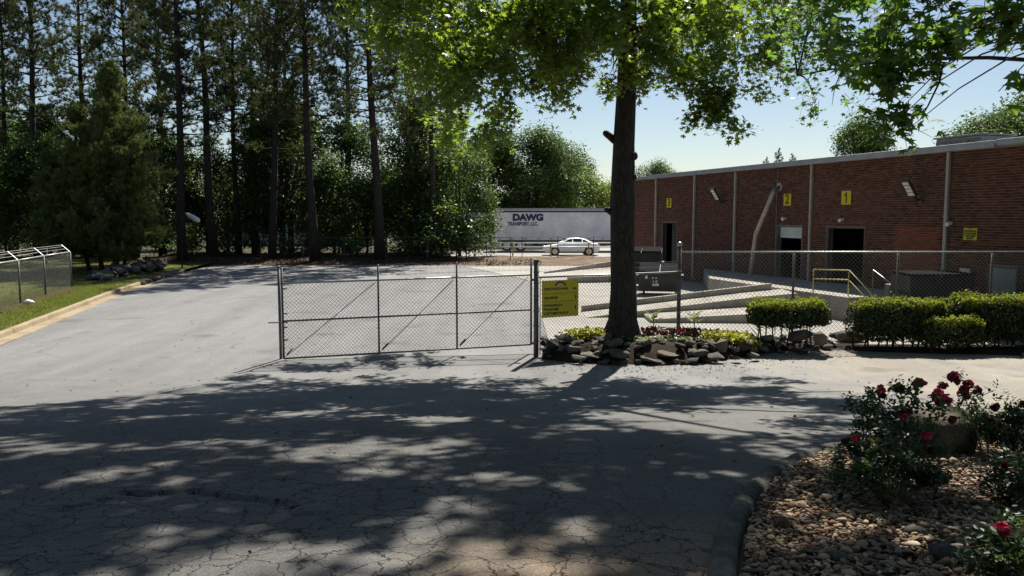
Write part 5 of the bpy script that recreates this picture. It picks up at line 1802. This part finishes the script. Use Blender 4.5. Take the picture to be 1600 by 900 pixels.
# ------------------------------------------------------------------ flower bed around the big tree
bed_front = [gnd(848, 562), gnd(880, 566), gnd(930, 568), gnd(990, 571), gnd(1060, 571), gnd(1120, 566), gnd(1175, 558), gnd(1235, 548), gnd(1300, 547), gnd(1380, 551), gnd(1480, 554), gnd(1600, 557), gnd(1700, 559)]
bed_back = [Vector((p.x + (.15 if k < 3 else 0), 20.0, GZ)) for k, p in enumerate(bed_front)]
bed_h = [.22, .30, .36, .38, .36, .33, .25, .14, .10, .09, .08, .08, .08]
mb = MB(); rowsV = []
NT = 10
for k, (a, b) in enumerate(zip(bed_front, bed_back)):
    for j in range(NT):
        t_ = j / (NT - 1)
        p = a.lerp(b, t_)
        prof = min(1, t_ * 5) * (1 if t_ < .8 else max(0, (1 - t_) / .2) * .9 + .1)
        z = GZ - .02 + bed_h[k] * prof + .03 * noise.noise(Vector((p.x * 2, p.y * 2, 9)))
        mb.v.append((p.x, p.y + .06, z))
for k in range(len(bed_front) - 1):
    for j in range(NT - 1):
        mb.f.append((k * NT + j, (k + 1) * NT + j, (k + 1) * NT + j + 1, k * NT + j + 1)); mb.m.append(0)
M['bed_soil'] = ground_mat('bed_soil', [(.022, .016, .012), (.040, .028, .020), (.065, .048, .034)], 2.5, .9, 26)
mb.obj('planting_bed', M['bed_soil'], smooth=True)['kind'] = 'structure'


def bed_z(x, y):
    ks = [p.x for p in bed_front]
    h = float(np.interp(x, ks, bed_h)); yf = float(np.interp(x, ks, [p.y for p in bed_front]))
    t_ = (y - yf) / (20.0 - yf)
    prof = min(1, max(0, t_ * 5)) * (1 if t_ < .8 else max(0, (1 - t_) / .2) * .9 + .1)
    return GZ - .02 + h * prof


rock_me = []
for k in range(9):
    V, Fc = rock_arrays(5 + k, 3, .22, .3, 1.4, 10)
    rock_me.append(np_mesh('stone', V, Fc, M['rock'], False))


def stone(parent, p, size, rot, name='stone', k=None):
    q = bpy.data.objects.new(name, rock_me[k if k is not None else random.randrange(9)]); COL.objects.link(q)
    q.parent = parent
    q.location = Vector(p) - ORG[parent.name]
    q.scale = size; q.rotation_euler = rot
    return q


sb = thing('stone_edging', 'border of grey field stones around the flower bed below the big tree', 'stone border', (3, 18, GZ))
# named larger stones by pixel position: px, py(base), width px, height px
bed_stones = [(862, 556, 30, 30), (895, 559, 36, 26), (884, 543, 34, 26), (912, 549, 26, 24), (945, 552, 62, 34), (925, 562, 46, 14), (850, 545, 14, 18), (968, 566, 50, 22),
       (1000, 560, 60, 14), (1045, 562, 60, 16), (1018, 568, 50, 10), (1075, 556, 40, 20), (1095, 562, 46, 18), (1130, 556, 36, 28), (1120, 564, 36, 14), (1010, 553, 34, 14), (1050, 552, 40, 14), (1085, 568, 34, 10), (1030, 560, 30, 14), (985, 558, 26, 16), (905, 566, 30, 12), (1105, 555, 26, 14), (1160, 553, 40, 18), (1172, 545, 34, 16),
       (1195, 552, 26, 14), (1200, 538, 30, 16), (1215, 546, 22, 14), (1180, 560, 24, 10), (1150, 563, 24, 8), (1250, 541, 50, 30), (1282, 545, 38, 30), (1225, 535, 24, 12), (1303, 532, 16, 14), (1262, 550, 30, 8)]
for k, (px, py, wpx, hpx) in enumerate(bed_stones):
    p = gnd(px, py + 4 if py > 545 else py + 12)
    p = Vector((p.x, max(17.4, p.y) , 0))
    sc_ = p.y / F
    z = at(px, py - hpx / 2, p.y).z
    stone(sb, (p.x, p.y + .05, z), (wpx * sc_ * .42, wpx * sc_ * .40, hpx * sc_ * .42), (random.uniform(-.2, .2), random.uniform(-.25, .25), random.uniform(-.5, .5)), k=k % 9)
for k in range(260):
    px = random.uniform(850, 1310)
    yf = float(np.interp(px, [848, 930, 1060, 1175, 1300], [560, 566, 569, 556, 545]))
    p = gnd(px, yf - random.uniform(-3, 20))
    s_ = random.uniform(.05, .13)
    zz = bed_z(p.x, p.y) if p.y > 17.6 else GZ
    stone(sb, (p.x, p.y, max(GZ, zz) + s_ * .35), (s_ * random.uniform(.9, 1.5), s_, s_ * random.uniform(.5, .8)), (random.uniform(-.4, .4), random.uniform(-.4, .4), random.uniform(0, 6)))

# planting
def clump(name, label, loc, n, size, spread, m, group, cat='plant', tpl=None, upz=.6, seed=0, h=.12):
    r_ = np.random.default_rng(seed)
    P = np.array(loc) + np.stack([r_.normal(0, spread, n), r_.normal(0, spread, n), r_.uniform(.1, 1, n) * h], 1)
    Nn = r_.normal(0, .45, (n, 3)) + np.array([0, -.25, upz]); T = r_.normal(0, 1, (n, 3)) + np.array([0, -.3, -.2])
    V, Fc = scatter_leaves(P, Nn, T, size * r_.uniform(.6, 1.2, n), tpl or oval_template())
    t = thing(name, label, cat, tuple(loc), group)
    np_obj('foliage', V, Fc, m, t)
    mb = MB()
    for k in range(5):
        a = Vector(loc) - up * .03
        mb.tube([a, a + Vector((random.uniform(-1, 1) * spread, random.uniform(-1, 1) * spread, h * .9))], [.006, .003], 4)
    mb.obj('stem', M['cane'], t)
    return t


kk = 0
for px in range(1012, 1160, 7):
    for row in range(2):
        p = gnd(px + random.uniform(-3, 3), 541 + row * 6); yv = 19.0 + row * .35 + random.uniform(-.12, .12)
        x = (px - 800) / F * yv
        clump('red_coleus', 'dark red foliage plant in the row behind the lime plants', (x, yv, bed_z(x, yv)), 34, .10, .085, M['coleus_red'], 'dark red plants in the flower bed', seed=kk, h=.22); kk += 1
for px in list(range(892, 944, 7)) + list(range(1112, 1180, 6)):
    for row in range(2):
        yv = (18.75 if px < 1000 else 18.55) + row * .28 + random.uniform(-.08, .08); x = (px + random.uniform(-3, 3) - 800) / F * yv
        lab = 'lime yellow plant left of the tree trunk in the flower bed' if px < 1000 else 'lime yellow plant in the patch at the right end of the flower bed'
        clump('lime_plant', lab, (x, yv, bed_z(x, yv)), 60, .115, .095, M['coleus_lime'], 'lime plants left of the trunk' if px < 1000 else 'lime plants at the bed\'s right end', seed=kk, h=.24); kk += 1
for px in (986, 1010, 1034, 1054, 1076, 1096, 1112, 1026, 1068):
    yv = 18.3 + random.uniform(-.1, .15); x = (px - 800) / F * yv
    clump('green_plant', 'small pale green plant in front of the dark red plants', (x, yv, bed_z(x, yv)), 26, .09, .075, M['sprout'], 'pale green plants along the bed front', seed=kk, h=.13); kk += 1
for px, h_, lab in ((1022, .62, 'broad-leaved young sprout just right of the trunk'), (1086, .62, 'broad-leaved young sprout right of the corner post')):
    yv = 19.35; x = (px - 800) / F * yv; z = bed_z(x, yv)
    t = thing('sprout', lab, 'plant', (x, yv, z), 'tall sprouts in the flower bed')
    MB().tube([(x, yv, z - .02), (x + .02, yv, z + h_ * .5), (x, yv, z + h_)], [.016, .012, .008], 6).obj('stem', M['sprout'], t)
    for k in range(6):
        a = k * 2.4; c = np.array([[x + .13 * math.cos(a), yv + .13 * math.sin(a), z + h_ * (.62 + .07 * k)]])
        V, Fc = scatter_leaves(c, np.array([[-.5 * math.cos(a), -.5 * math.sin(a), .8]]), np.array([[math.cos(a), math.sin(a), .7]]), np.array([.30]), oval_template())
        np_obj('leaf', V, Fc, M['sprout'], t)


# ------------------------------------------------------------------ clipped hedges
def hedge(label, x0, x1, yc, dp, z0, z1, n, seed, base_z, lift=0.0, rnd=.16):
    t = thing('hedge', label, 'hedge', ((x0 + x1) / 2, yc, base_z))
    r_ = np.random.default_rng(seed)
    cx_, hx, hy, hz = (x0 + x1) / 2, (x1 - x0) / 2, dp / 2, (z1 - z0) / 2
    zc = (z0 + z1) / 2
    # points on a rounded box shell, pushed in a little
    q = r_.uniform(-1, 1, (n, 3)); ax = r_.choice(3, n, p=[.16, .40, .44]); sg_ = np.where(r_.random(n) < .5, -1, 1)
    sg_ = np.where((ax == 2) & (r_.random(n) < .8), 1, sg_); sg_ = np.where((ax == 1) & (r_.random(n) < .7), -1, sg_)
    q[np.arange(n), ax] = sg_
    p4 = (np.sum(np.abs(q) ** 5, axis=1, keepdims=True)) ** .2
    q = q / np.maximum(1, p4 * .97)
    nrm = unit(np.sign(q) * np.abs(q) ** 4 / np.array([hx, hy, hz]) + 1e-6)
    depth = np.where(r_.random((n, 1)) < .6, r_.exponential(.03, (n, 1)), r_.uniform(.03, .30, (n, 1)))
    P = np.array([cx_, yc, zc]) + q * np.array([hx, hy, hz]) - nrm * depth
    bump = np.array([noise.noise(Vector(p) * 2.4) for p in P])[:, None] * .11 + np.array([noise.noise(Vector(p) * 7) for p in P])[:, None] * .07
    P = P + nrm * bump
    lit_top = P[:, 2] + r_.normal(0, .045, n) > z1 - .13 + .05 * np.array([noise.noise(Vector(p) * 2.0) for p in P])  # upper leaves get the sunlit colour, the rest the shaded one
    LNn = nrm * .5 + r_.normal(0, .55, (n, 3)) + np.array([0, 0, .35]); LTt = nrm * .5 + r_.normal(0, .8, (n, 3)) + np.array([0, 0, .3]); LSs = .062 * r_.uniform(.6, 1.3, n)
    V, Fc = scatter_leaves(P[~lit_top], LNn[~lit_top], LTt[~lit_top], LSs[~lit_top], oval_template())
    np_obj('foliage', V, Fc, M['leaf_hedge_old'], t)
    P[lit_top] += np.stack([np.zeros(lit_top.sum()), np.zeros(lit_top.sum()), np.abs(r_.normal(0, .04, lit_top.sum()))], 1)
    V, Fc = scatter_leaves(P[lit_top], LNn[lit_top], LTt[lit_top] + np.array([0, 0, .5]), LSs[lit_top], oval_template())
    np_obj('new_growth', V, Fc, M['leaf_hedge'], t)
    Vc_, Fcc = ICO3
    qc = np.sign(Vc_) * np.abs(Vc_) ** .45
    qc = Vc_ / np.maximum(1e-6, (np.sum(np.abs(Vc_) ** 5, axis=1, keepdims=True)) ** .2)
    jit = np.array([noise.noise(Vector(p_) * 3.5 + Vector((seed, 0, 0))) for p_ in qc])[:, None]
    np_obj('inner_twigs', np.array([cx_, yc, zc]) + qc * (1 + .10 * jit) * np.array([max(.1, hx - .16), max(.1, hy - .16), max(.08, hz - .13)]), Fcc, M['hedge_core'], t)  # solid dark core added to stop light passing through the hedge
    mb = MB()
    rr = random.Random(seed)
    k = x0 + .15
    while k < x1 - .1:
        y_ = yc + rr.uniform(-.5, .5) * dp * .5
        a = Vector((k, y_, base_z - .05)); b = Vector((k + rr.uniform(-.1, .1), y_, z1 - .12))
        mb.tube(bez(a, b, Vector((rr.uniform(-.06, .06), 0, 0)), 4), [.026, .02, .016, .012, .006], 5)
        for j in range(5):
            c = a.lerp(b, rr.uniform(.3, .8)); mb.tube([c, c + Vector((rr.uniform(-.25, .25), rr.uniform(-.25, .25), rr.uniform(.1, .3)))], [.01, .004], 4)
        k += .16
    mb.obj('stem', M['bark'], t)
    return t


def hz_at(py, Y): return at(800, py, Y).z
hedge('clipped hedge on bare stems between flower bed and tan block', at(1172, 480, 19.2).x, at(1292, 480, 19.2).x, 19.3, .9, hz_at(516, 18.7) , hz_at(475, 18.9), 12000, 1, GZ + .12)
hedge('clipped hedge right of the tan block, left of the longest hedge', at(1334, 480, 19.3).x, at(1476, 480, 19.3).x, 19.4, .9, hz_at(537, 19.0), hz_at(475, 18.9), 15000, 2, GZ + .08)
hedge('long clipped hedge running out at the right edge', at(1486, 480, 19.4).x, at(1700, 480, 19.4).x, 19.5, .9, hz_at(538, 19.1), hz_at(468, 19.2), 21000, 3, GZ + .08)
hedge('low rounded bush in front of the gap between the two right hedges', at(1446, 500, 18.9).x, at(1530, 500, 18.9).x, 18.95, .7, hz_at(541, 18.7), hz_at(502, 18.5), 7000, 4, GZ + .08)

# tan block by the hedge, dark stop block at the right edge
p = gnd(1335, 537)
V, Fc = rock_arrays(33, 2, .16, .85, 1.0)
o = np_obj('tan_block', V * np.array([.42, .26, .15]) + np.array([p.x, p.y + .25, GZ + .16]), Fc, M['boulder'], base=(p.x, p.y + .25, GZ))
tag(o, 'long tan stone block between the two nearer hedges', 'stone')
p = gnd(1608, 560)
o = MB().prism([(p.x - .12, GZ), (p.x + 1.6, GZ), (p.x + 1.6, GZ + .11), (p.x - .08, GZ + .11)], 'y', p.y, p.y + .16).obj('parking_stop', M['kerb_grey'], bevel=.02, base=(p.x, p.y, GZ))
tag(o, 'end of a dark concrete parking stop at the right edge', 'parking stop')

# ------------------------------------------------------------------ heap of stones under the young pine
hp = thing('stone_heap', 'sloping heap of grey rubble stones under the bushy young pine', 'stone heap', (YB.x + 1, YB.y - 1, GZ))
for k in range(130):
    t_ = random.random()
    px = 140 + 115 * t_ + random.uniform(-8, 8); pyb = 446 - 20 * t_
    p = gnd(px, pyb - random.uniform(0, 9)); hgt = random.uniform(0, .55) * (1 - abs(t_ - .6))
    s_ = random.uniform(.14, .36)
    x = min(p.x, kerb_x(p.y) - .25)
    stone(hp, (x, p.y + hgt, GZ + .12 + hgt), (s_ * random.uniform(.9, 1.5), s_, s_ * random.uniform(.45, .8)), (random.uniform(-.5, .5), random.uniform(-.5, .5), random.uniform(0, 6)))
for k in range(16):      # ragged edging stones along the end of the kerb
    y_ = 37.5 + k * .55
    stone(hp, (kerb_x(y_) + random.uniform(-.2, .1), y_, GZ + .1), (random.uniform(.2, .32), random.uniform(.2, .3), random.uniform(.12, .2)), (random.uniform(-.2, .2), random.uniform(-.2, .2), random.uniform(0, 6)))
# brush and fallen sticks along the back edge of the lot
def lit():
    y_ = random.uniform(52.4, 55.5); x = random.uniform(-25, 2); return (x, y_, GZ + .02 + max(0, (y_ - 52.6) / 4 * .35))
n = 2600
P = np.array([lit() for _ in range(n)])
V, Fc = scatter_leaves(P, rng.normal(0, .5, (n, 3)) + np.array([0, 0, 1]), rng.normal(0, 1, (n, 3)), rng.uniform(.06, .2, n), oval_template())
tag(np_obj('leaf_litter', V, Fc, island_mat('dry_leaf', [(0, (.06, .035, .02)), (1, (.18, .11, .06))], .9, 0)), 'brown leaf litter along the back edge of the lot', 'leaf litter', kind='stuff')

def drop():
    if random.random() < .55:
        p_ = random.choice(bed_front[:9]).lerp(random.choice(bed_front[:9]), random.random() * .2) + Vector((random.uniform(-.6, .6), -abs(random.gauss(0, .7)), 0)); x, y_ = p_.x, p_.y
    else: x, y_ = random.uniform(-9, 7), random.uniform(4, 30)
    return (x, y_, lot_z(x, y_) + .012)
n = 1100
P = np.array([drop() for _ in range(n)])
V, Fc = scatter_leaves(P, rng.normal(0, .25, (n, 3)) + np.array([0, 0, 1]), rng.normal(0, 1, (n, 3)), rng.uniform(.02, .075, n), oval_template())
tag(np_obj('fallen_leaves', V, Fc, island_mat('fallen_leaf', [(0, (.03, .02, .012)), (.7, (.12, .08, .04)), (1, (.16, .15, .05))], .9, 0)), 'dry leaves and crumbs strewn over the drive', 'leaf litter', kind='stuff')

# ------------------------------------------------------------------ gravel bed, kerb, boulder and roses in the right foreground
kpx = [(1085, 985), (1105, 900), (1112, 862), (1128, 820), (1150, 785), (1180, 755), (1222, 727), (1275, 708), (1340, 697), (1420, 690), (1520, 688), (1640, 690), (1760, 690)]
KP = [gnd(a, b) for a, b in kpx]
# smooth it
def smooth_path(P, n=6):
    out = []
    for i in range(len(P) - 1):
        p0, p1, p2, p3 = P[max(0, i - 1)], P[i], P[i + 1], P[min(len(P) - 1, i + 2)]
        for k in range(n):
            t_ = k / n
            out.append(.5 * ((2 * p1) + (-p0 + p2) * t_ + (2 * p0 - 5 * p1 + 4 * p2 - p3) * t_ ** 2 + (-p0 + 3 * p1 - 3 * p2 + p3) * t_ ** 3))
    return out + [P[-1]]
KPs = smooth_path(KP)
for p in KPs: p.z = G(p.x, p.y)
kb = strip_along('bed_kerb', KPs, [(0, -.03), (.005, .04), (.028, .075), (.06, .09), (.10, .088), (.13, .07), (.145, .02)], M['kerb_grey'], jitter=.02)
kb.obj('bed_kerb', M['kerb_grey'], smooth=True)['kind'] = 'structure'
# bed polygon: inside of kerb to far right
bx0 = [(p.x, p.y) for p in KPs]
mb = MB(); inner = []
for i, p in enumerate(KPs):
    a = KPs[max(0, i - 1)]; c = KPs[min(len(KPs) - 1, i + 1)]
    d = Vector((c.x - a.x, c.y - a.y, 0)).normalized(); s = Vector((d.y, -d.x, 0)); inner.append(p + s * .16)
IX = np.array([p.x for p in inner]); IY = np.array([p.y for p in inner])
def left_edge(y_):     # x of the bed edge at depth y (the bed lies to the right of it)
    o_ = np.argsort(IY); return float(np.interp(y_, IY[o_], IX[o_]))
YMAX = max(IY)
ysb = np.linspace(2.4, YMAX - .02, 26)
gb_h = lambda x, y_: G(x, y_) + .055 + .025 * noise.noise(Vector((x * 1.3, y_ * 1.3, 4)))
gb = sheet('gravel_bed', frange(0, 1, 20), list(ysb), gb_h, M['soil'], xf=lambda u, y_: left_edge(y_) + u * (7.5 - left_edge(y_)))

NPB = 26000
pts = []
while len(pts) < NPB:
    y_ = 2.75 + (YMAX - 2.8) * random.random() ** 1.15; x = random.uniform(.8, 6.2)
    if x < left_edge(y_) + .01 or x > .70 * y_ + .9: continue
    pts.append((x, y_, gb_h(x, y_) + random.uniform(-.004, .028)))
pts = np.array(pts)
tmpl = [rock_arrays(200 + k, 2, .22, .1, .9)[0] for k in range(7)]
tmpl1 = [rock_arrays(200 + k, 1, .22, .1, .9)[0] for k in range(7)]
size = np.clip(rng.lognormal(math.log(.0106), .42, NPB), .005, .032)
sx_ = size * rng.uniform(.95, 1.55, NPB); sy_ = size * rng.uniform(.8, 1.1, NPB); sz_ = size * rng.uniform(.34, .62, NPB)
dist = pts[:, 1] + np.where((pts[:, 0] / pts[:, 1] > .64) | (pts[:, 1] < 3.35), 50, 0)
score = size / dist
big_i = set(np.argsort(-score)[:300].tolist())
rz_ = rng.uniform(0, 6.283, NPB); rt = rng.normal(0, .28, (NPB, 2))
fine, coarse = [], []
for i in range(NPB):
    if i in big_i: continue
    near_ = pts[i, 1] < 4.5 and pts[i, 0] / pts[i, 1] < .66
    T_ = (tmpl if near_ else tmpl1)[i % 7] * np.array([sx_[i], sy_[i], sz_[i]])
    c_, s_ = math.cos(rz_[i]), math.sin(rz_[i])
    X = T_[:, 0] * c_ - T_[:, 1] * s_; Yv = T_[:, 0] * s_ + T_[:, 1] * c_; Z = T_[:, 2] + X * rt[i, 0] + Yv * rt[i, 1]
    (fine if near_ else coarse).append(np.stack([X, Yv, Z], 1) + pts[i])
def rep_faces(lst, base): return np.concatenate(lst), (base[1][None] + (np.arange(len(lst)) * len(base[0]))[:, None, None]).reshape(-1, 3)
o = np_obj('gravel', *join_np([rep_faces(fine, ICO2), rep_faces(coarse, ICO1)]), M['pebble'], gb, smooth=True); o['kind'] = 'stuff'
pm = [np_mesh('pebble', t_, ICO2[1], M['pebble_one'], True) for t_ in tmpl]
for i in sorted(big_i):
    q = bpy.data.objects.new('pebble', pm[i % 7]); COL.objects.link(q); q.parent = gb
    q.location = pts[i]; q.scale = (sx_[i], sy_[i], sz_[i]); q.rotation_euler = (rt[i, 0], rt[i, 1], rz_[i])
# a few larger single stones
for px, py, wpx, hpx, col, lab in ((1224, 828, 26, 26, 'rust', 'rust brown upright stone on the gravel near the kerb'), (1430, 838, 34, 22, 'dark', 'dark flat stone on the gravel below the rose bush'), (1470, 752, 26, 22, 'dark', 'brown stone on the gravel right of the rose bush'), (1478, 872, 50, 28, 'dark', 'dark lump of rock at the bottom edge of the gravel'), (1310, 875, 30, 16, 'dark', 'flat dark stone in the gravel at the bottom edge')):
    p = gnd(px, py, .06); s_ = p.y / F
    V, Fc = rock_arrays(px, 2, .3, .3, 1.3)
    o = np_obj('loose_stone', V * np.array([wpx * .5 * s_, wpx * .45 * s_, hpx * .55 * s_]) + np.array([p.x, p.y, p.z + hpx * .3 * s_]), Fc, simple('stone_' + col, (.16, .085, .05) if col == 'rust' else (.09, .08, .07), .9, 0, .3, 14, .6, 40, .2), base=tuple(p), smooth=False)
    tag(o, lab, 'stone', 'loose stones on the gravel')
# boulder behind the roses
p = gnd(1492, 716, .05); s_ = p.y / F
V, Fc = rock_arrays(501, 3, .22, .35, 1.2)
o = np_obj('boulder', V * np.array([62 * s_, 50 * s_, 44 * s_]) + np.array([p.x, p.y + .25, p.z + 28 * s_]), Fc, M['boulder'], base=tuple(p), smooth=True)
tag(o, 'large brown boulder behind the rose bush', 'boulder')


def rose_bloom(parent, c, r, dark, seed):
    r_ = np.random.default_rng(seed)
    n = 26
    d = unit(r_.normal(0, 1, (n, 3)) + np.array([0, -.1, .25]))
    k = r_.uniform(.25, .85, (n, 1))
    P = np.array(c) + d * r * k * np.array([1, 1, .8])
    V, Fc = scatter_leaves(P, d + r_.normal(0, .35, (n, 3)), r_.normal(0, 1, (n, 3)) + np.array([0, 0, .6]), r * r_.uniform(.75, 1.15, n), (np.array([(0, -.4, .05), (.48, -.05, .16), (.36, .42, .05), (0, .5, -.05), (-.36, .42, .05), (-.48, -.05, .16), (0, 0, -.06)]), np.array([(6, 0, 1), (6, 1, 2), (6, 2, 3), (6, 3, 4), (6, 4, 5), (6, 5, 0)])))
    return np_obj('bloom', V, Fc, M['petal_dark'] if dark else M['petal'], parent)


def rose_bush(label, base, canes, blooms, leaf_n, seed, group='rose bushes on the gravel', lsize=.034):
    """canes: list of tip points; blooms: (point, radius, dark)"""
    t = thing('rose_bush', label, 'rose bush', tuple(base), group)
    r_ = random.Random(seed); rn = np.random.default_rng(seed)
    mb = MB(); P, D = [], []
    for tip in canes:
        b = Vector(base) + Vector((r_.uniform(-.08, .08), r_.uniform(-.08, .08), -.02))
        tip = Vector(tip)
        pts = bez(b, tip, Vector((r_.uniform(-.06, .06), r_.uniform(-.06, .06), .10 * (tip - b).length)), 8)
        mb.tube(pts, [.007 - .0006 * i for i in range(9)], 5)
        for j in range(6):
            f = r_.uniform(.3, .98); i = int(f * 8); a = pts[i].lerp(pts[min(8, i + 1)], f * 8 - i)
            e = a + Vector((r_.uniform(-.14, .14), r_.uniform(-.14, .14), r_.uniform(.0, .12)))
            mb.tube([a, e], [.004, .002], 4, caps=False)
            for q in range(4): P.append(tuple(a.lerp(e, r_.uniform(.2, 1.05)))); D.append(tuple((e - a).normalized()))
    mb.obj('cane', M['cane'], t)
    P = np.array(P); D = np.array(D)
    # each node a compound leaf of five leaflets
    per = max(1, leaf_n // max(1, len(P)))
    PP = np.repeat(P, per, axis=0) + rn.normal(0, .022, (len(P) * per, 3)); DD = np.repeat(D, per, axis=0)
    ax = unit(DD * .4 + rn.normal(0, .7, (len(PP), 3)))
    LP, LN, LT = [], [], []
    nn_ = rn.normal(0, .45, (len(PP), 3)) + np.array([0, -.05, 1.0])
    side = unit(np.cross(ax, nn_))
    for f, sd_ in ((1.0, 0), (.6, 1), (.6, -1), (.25, 1), (.25, -1)):
        LP.append(PP + ax * (.07 * f) + side * sd_ * .022); LN.append(nn_ + rn.normal(0, .25, nn_.shape)); LT.append(ax + side * sd_ * 1.1)
    LP, LN, LT = np.concatenate(LP), np.concatenate(LN), np.concatenate(LT)
    V, Fc = scatter_leaves(LP, LN, LT, lsize * rn.uniform(.7, 1.3, len(LP)), oval_template())
    np_obj('foliage', V, Fc, M['leaf_rose'], t)
    for i, (c, r, dk_) in enumerate(blooms): rose_bloom(t, c, r * 1.2, dk_, seed * 50 + i)
    return t


def R_(px, py, Y): return tuple(at(px, py, Y))
b0 = gnd(1392, 782, .05)
Y0 = b0.y
tips = [R_(1375, 612, Y0 + .25), R_(1407, 610, Y0 + .3), R_(1437, 602, Y0 + .35), R_(1472, 624, Y0 + .1), R_(1335, 690, Y0 - .1), R_(1312, 692, Y0), R_(1410, 645, Y0 + .1), R_(1330, 645, Y0 + .25), R_(1360, 640, Y0 + .1), R_(1455, 690, Y0 - .15), R_(1490, 700, Y0 + .1),
        R_(1350, 730, Y0 - .35), R_(1420, 720, Y0 - .35), R_(1470, 745, Y0 - .2), R_(1320, 740, Y0 - .15), R_(1440, 665, Y0 + .3), R_(1390, 690, Y0 - .25), R_(1445, 735, Y0 - .3), R_(1375, 745, Y0 - .35), R_(1345, 665, Y0 + .05)]
bl_ = [(R_(1375, 608, Y0 + .25), .030, False), (R_(1377, 618, Y0 + .27), .026, True), (R_(1407, 607, Y0 + .3), .032, True), (R_(1436, 599, Y0 + .35), .036, False), (R_(1466, 615, Y0 + .1), .034, False), (R_(1478, 624, Y0 + .08), .038, False), (R_(1468, 628, Y0 + .12), .032, False),
       (R_(1413, 644, Y0 + .1), .032, True), (R_(1409, 652, Y0 + .08), .034, False), (R_(1384, 652, Y0 + .1), .026, True), (R_(1394, 659, Y0 + .1), .028, True), (R_(1337, 685, Y0 - .1), .026, False), (R_(1320, 690, Y0), .022, True), (R_(1363, 688, Y0 - .1), .020, False), (R_(1447, 681, Y0 - .15), .030, False), (R_(1488, 656, Y0 + .3), .03, True), (R_(1450, 702, Y0 - .1), .030, True)]
rose_bush('big rose bush with red blooms standing in front of the boulder', (b0.x, b0.y, b0.z), tips, bl_, 1000, 3)
b1 = gnd(1558, 716, .05); Y1 = b1.y
rose_bush('tall leaning rose cane crowned with dark red blooms', (b1.x - .1, b1.y, b1.z), [R_(1492, 595, Y1), R_(1510, 612, Y1), R_(1527, 615, Y1), R_(1505, 640, Y1 - .05), R_(1520, 630, Y1 + .1)],
          [(R_(1491, 590, Y1), .052, True), (R_(1513, 600, Y1), .040, True), (R_(1505, 616, Y1), .046, True), (R_(1527, 612, Y1 + .05), .042, True), (R_(1473, 603, Y1 + .05), .036, True), (R_(1508, 608, Y1 - .06), .04, True)], 130, 4)
rose_bush('rose bush with dark blooms cut by the right edge', (b1.x + .18, b1.y + .1, b1.z), [R_(1545, 655, Y1), R_(1560, 642, Y1), R_(1575, 640, Y1), R_(1590, 660, Y1), R_(1600, 640, Y1), R_(1615, 650, Y1), R_(1540, 690, Y1), R_(1565, 680, Y1 - .15), R_(1590, 690, Y1 - .2), R_(1575, 665, Y1 - .1)],
          [(R_(1555, 636, Y1), .034, True), (R_(1537, 655, Y1), .034, True), (R_(1547, 658, Y1), .032, True), (R_(1575, 658, Y1 - .1), .034, True), (R_(1563, 665, Y1 - .1), .03, True), (R_(1598, 632, Y1), .032, True), (R_(1533, 668, Y1), .03, True)], 620, 5)
b2 = gnd(1588, 925, .05); Y2 = b2.y
rose_bush('rose bush with one bright bloom at the bottom right corner', (b2.x, b2.y, b2.z), [R_(1568, 835, Y2), R_(1550, 850, Y2), R_(1585, 830, Y2), R_(1610, 850, Y2), R_(1595, 800, Y2 + .2), R_(1545, 880, Y2 - .05), R_(1570, 870, Y2 - .1), R_(1600, 880, Y2), R_(1625, 830, Y2)],
          [(R_(1568, 826, Y2), .030, False)], 420, 6)
b3 = gnd(1590, 790, .05); Y3 = b3.y
rose_bush('low rose bush with a small bloom between the two right-edge bushes', (b3.x, b3.y, b3.z), [R_(1575, 735, Y3), R_(1595, 730, Y3), R_(1560, 755, Y3), R_(1610, 745, Y3), R_(1585, 760, Y3 - .1)],
          [(R_(1573, 728, Y3), .026, True), (R_(1582, 738, Y3), .02, False)], 260, 7)
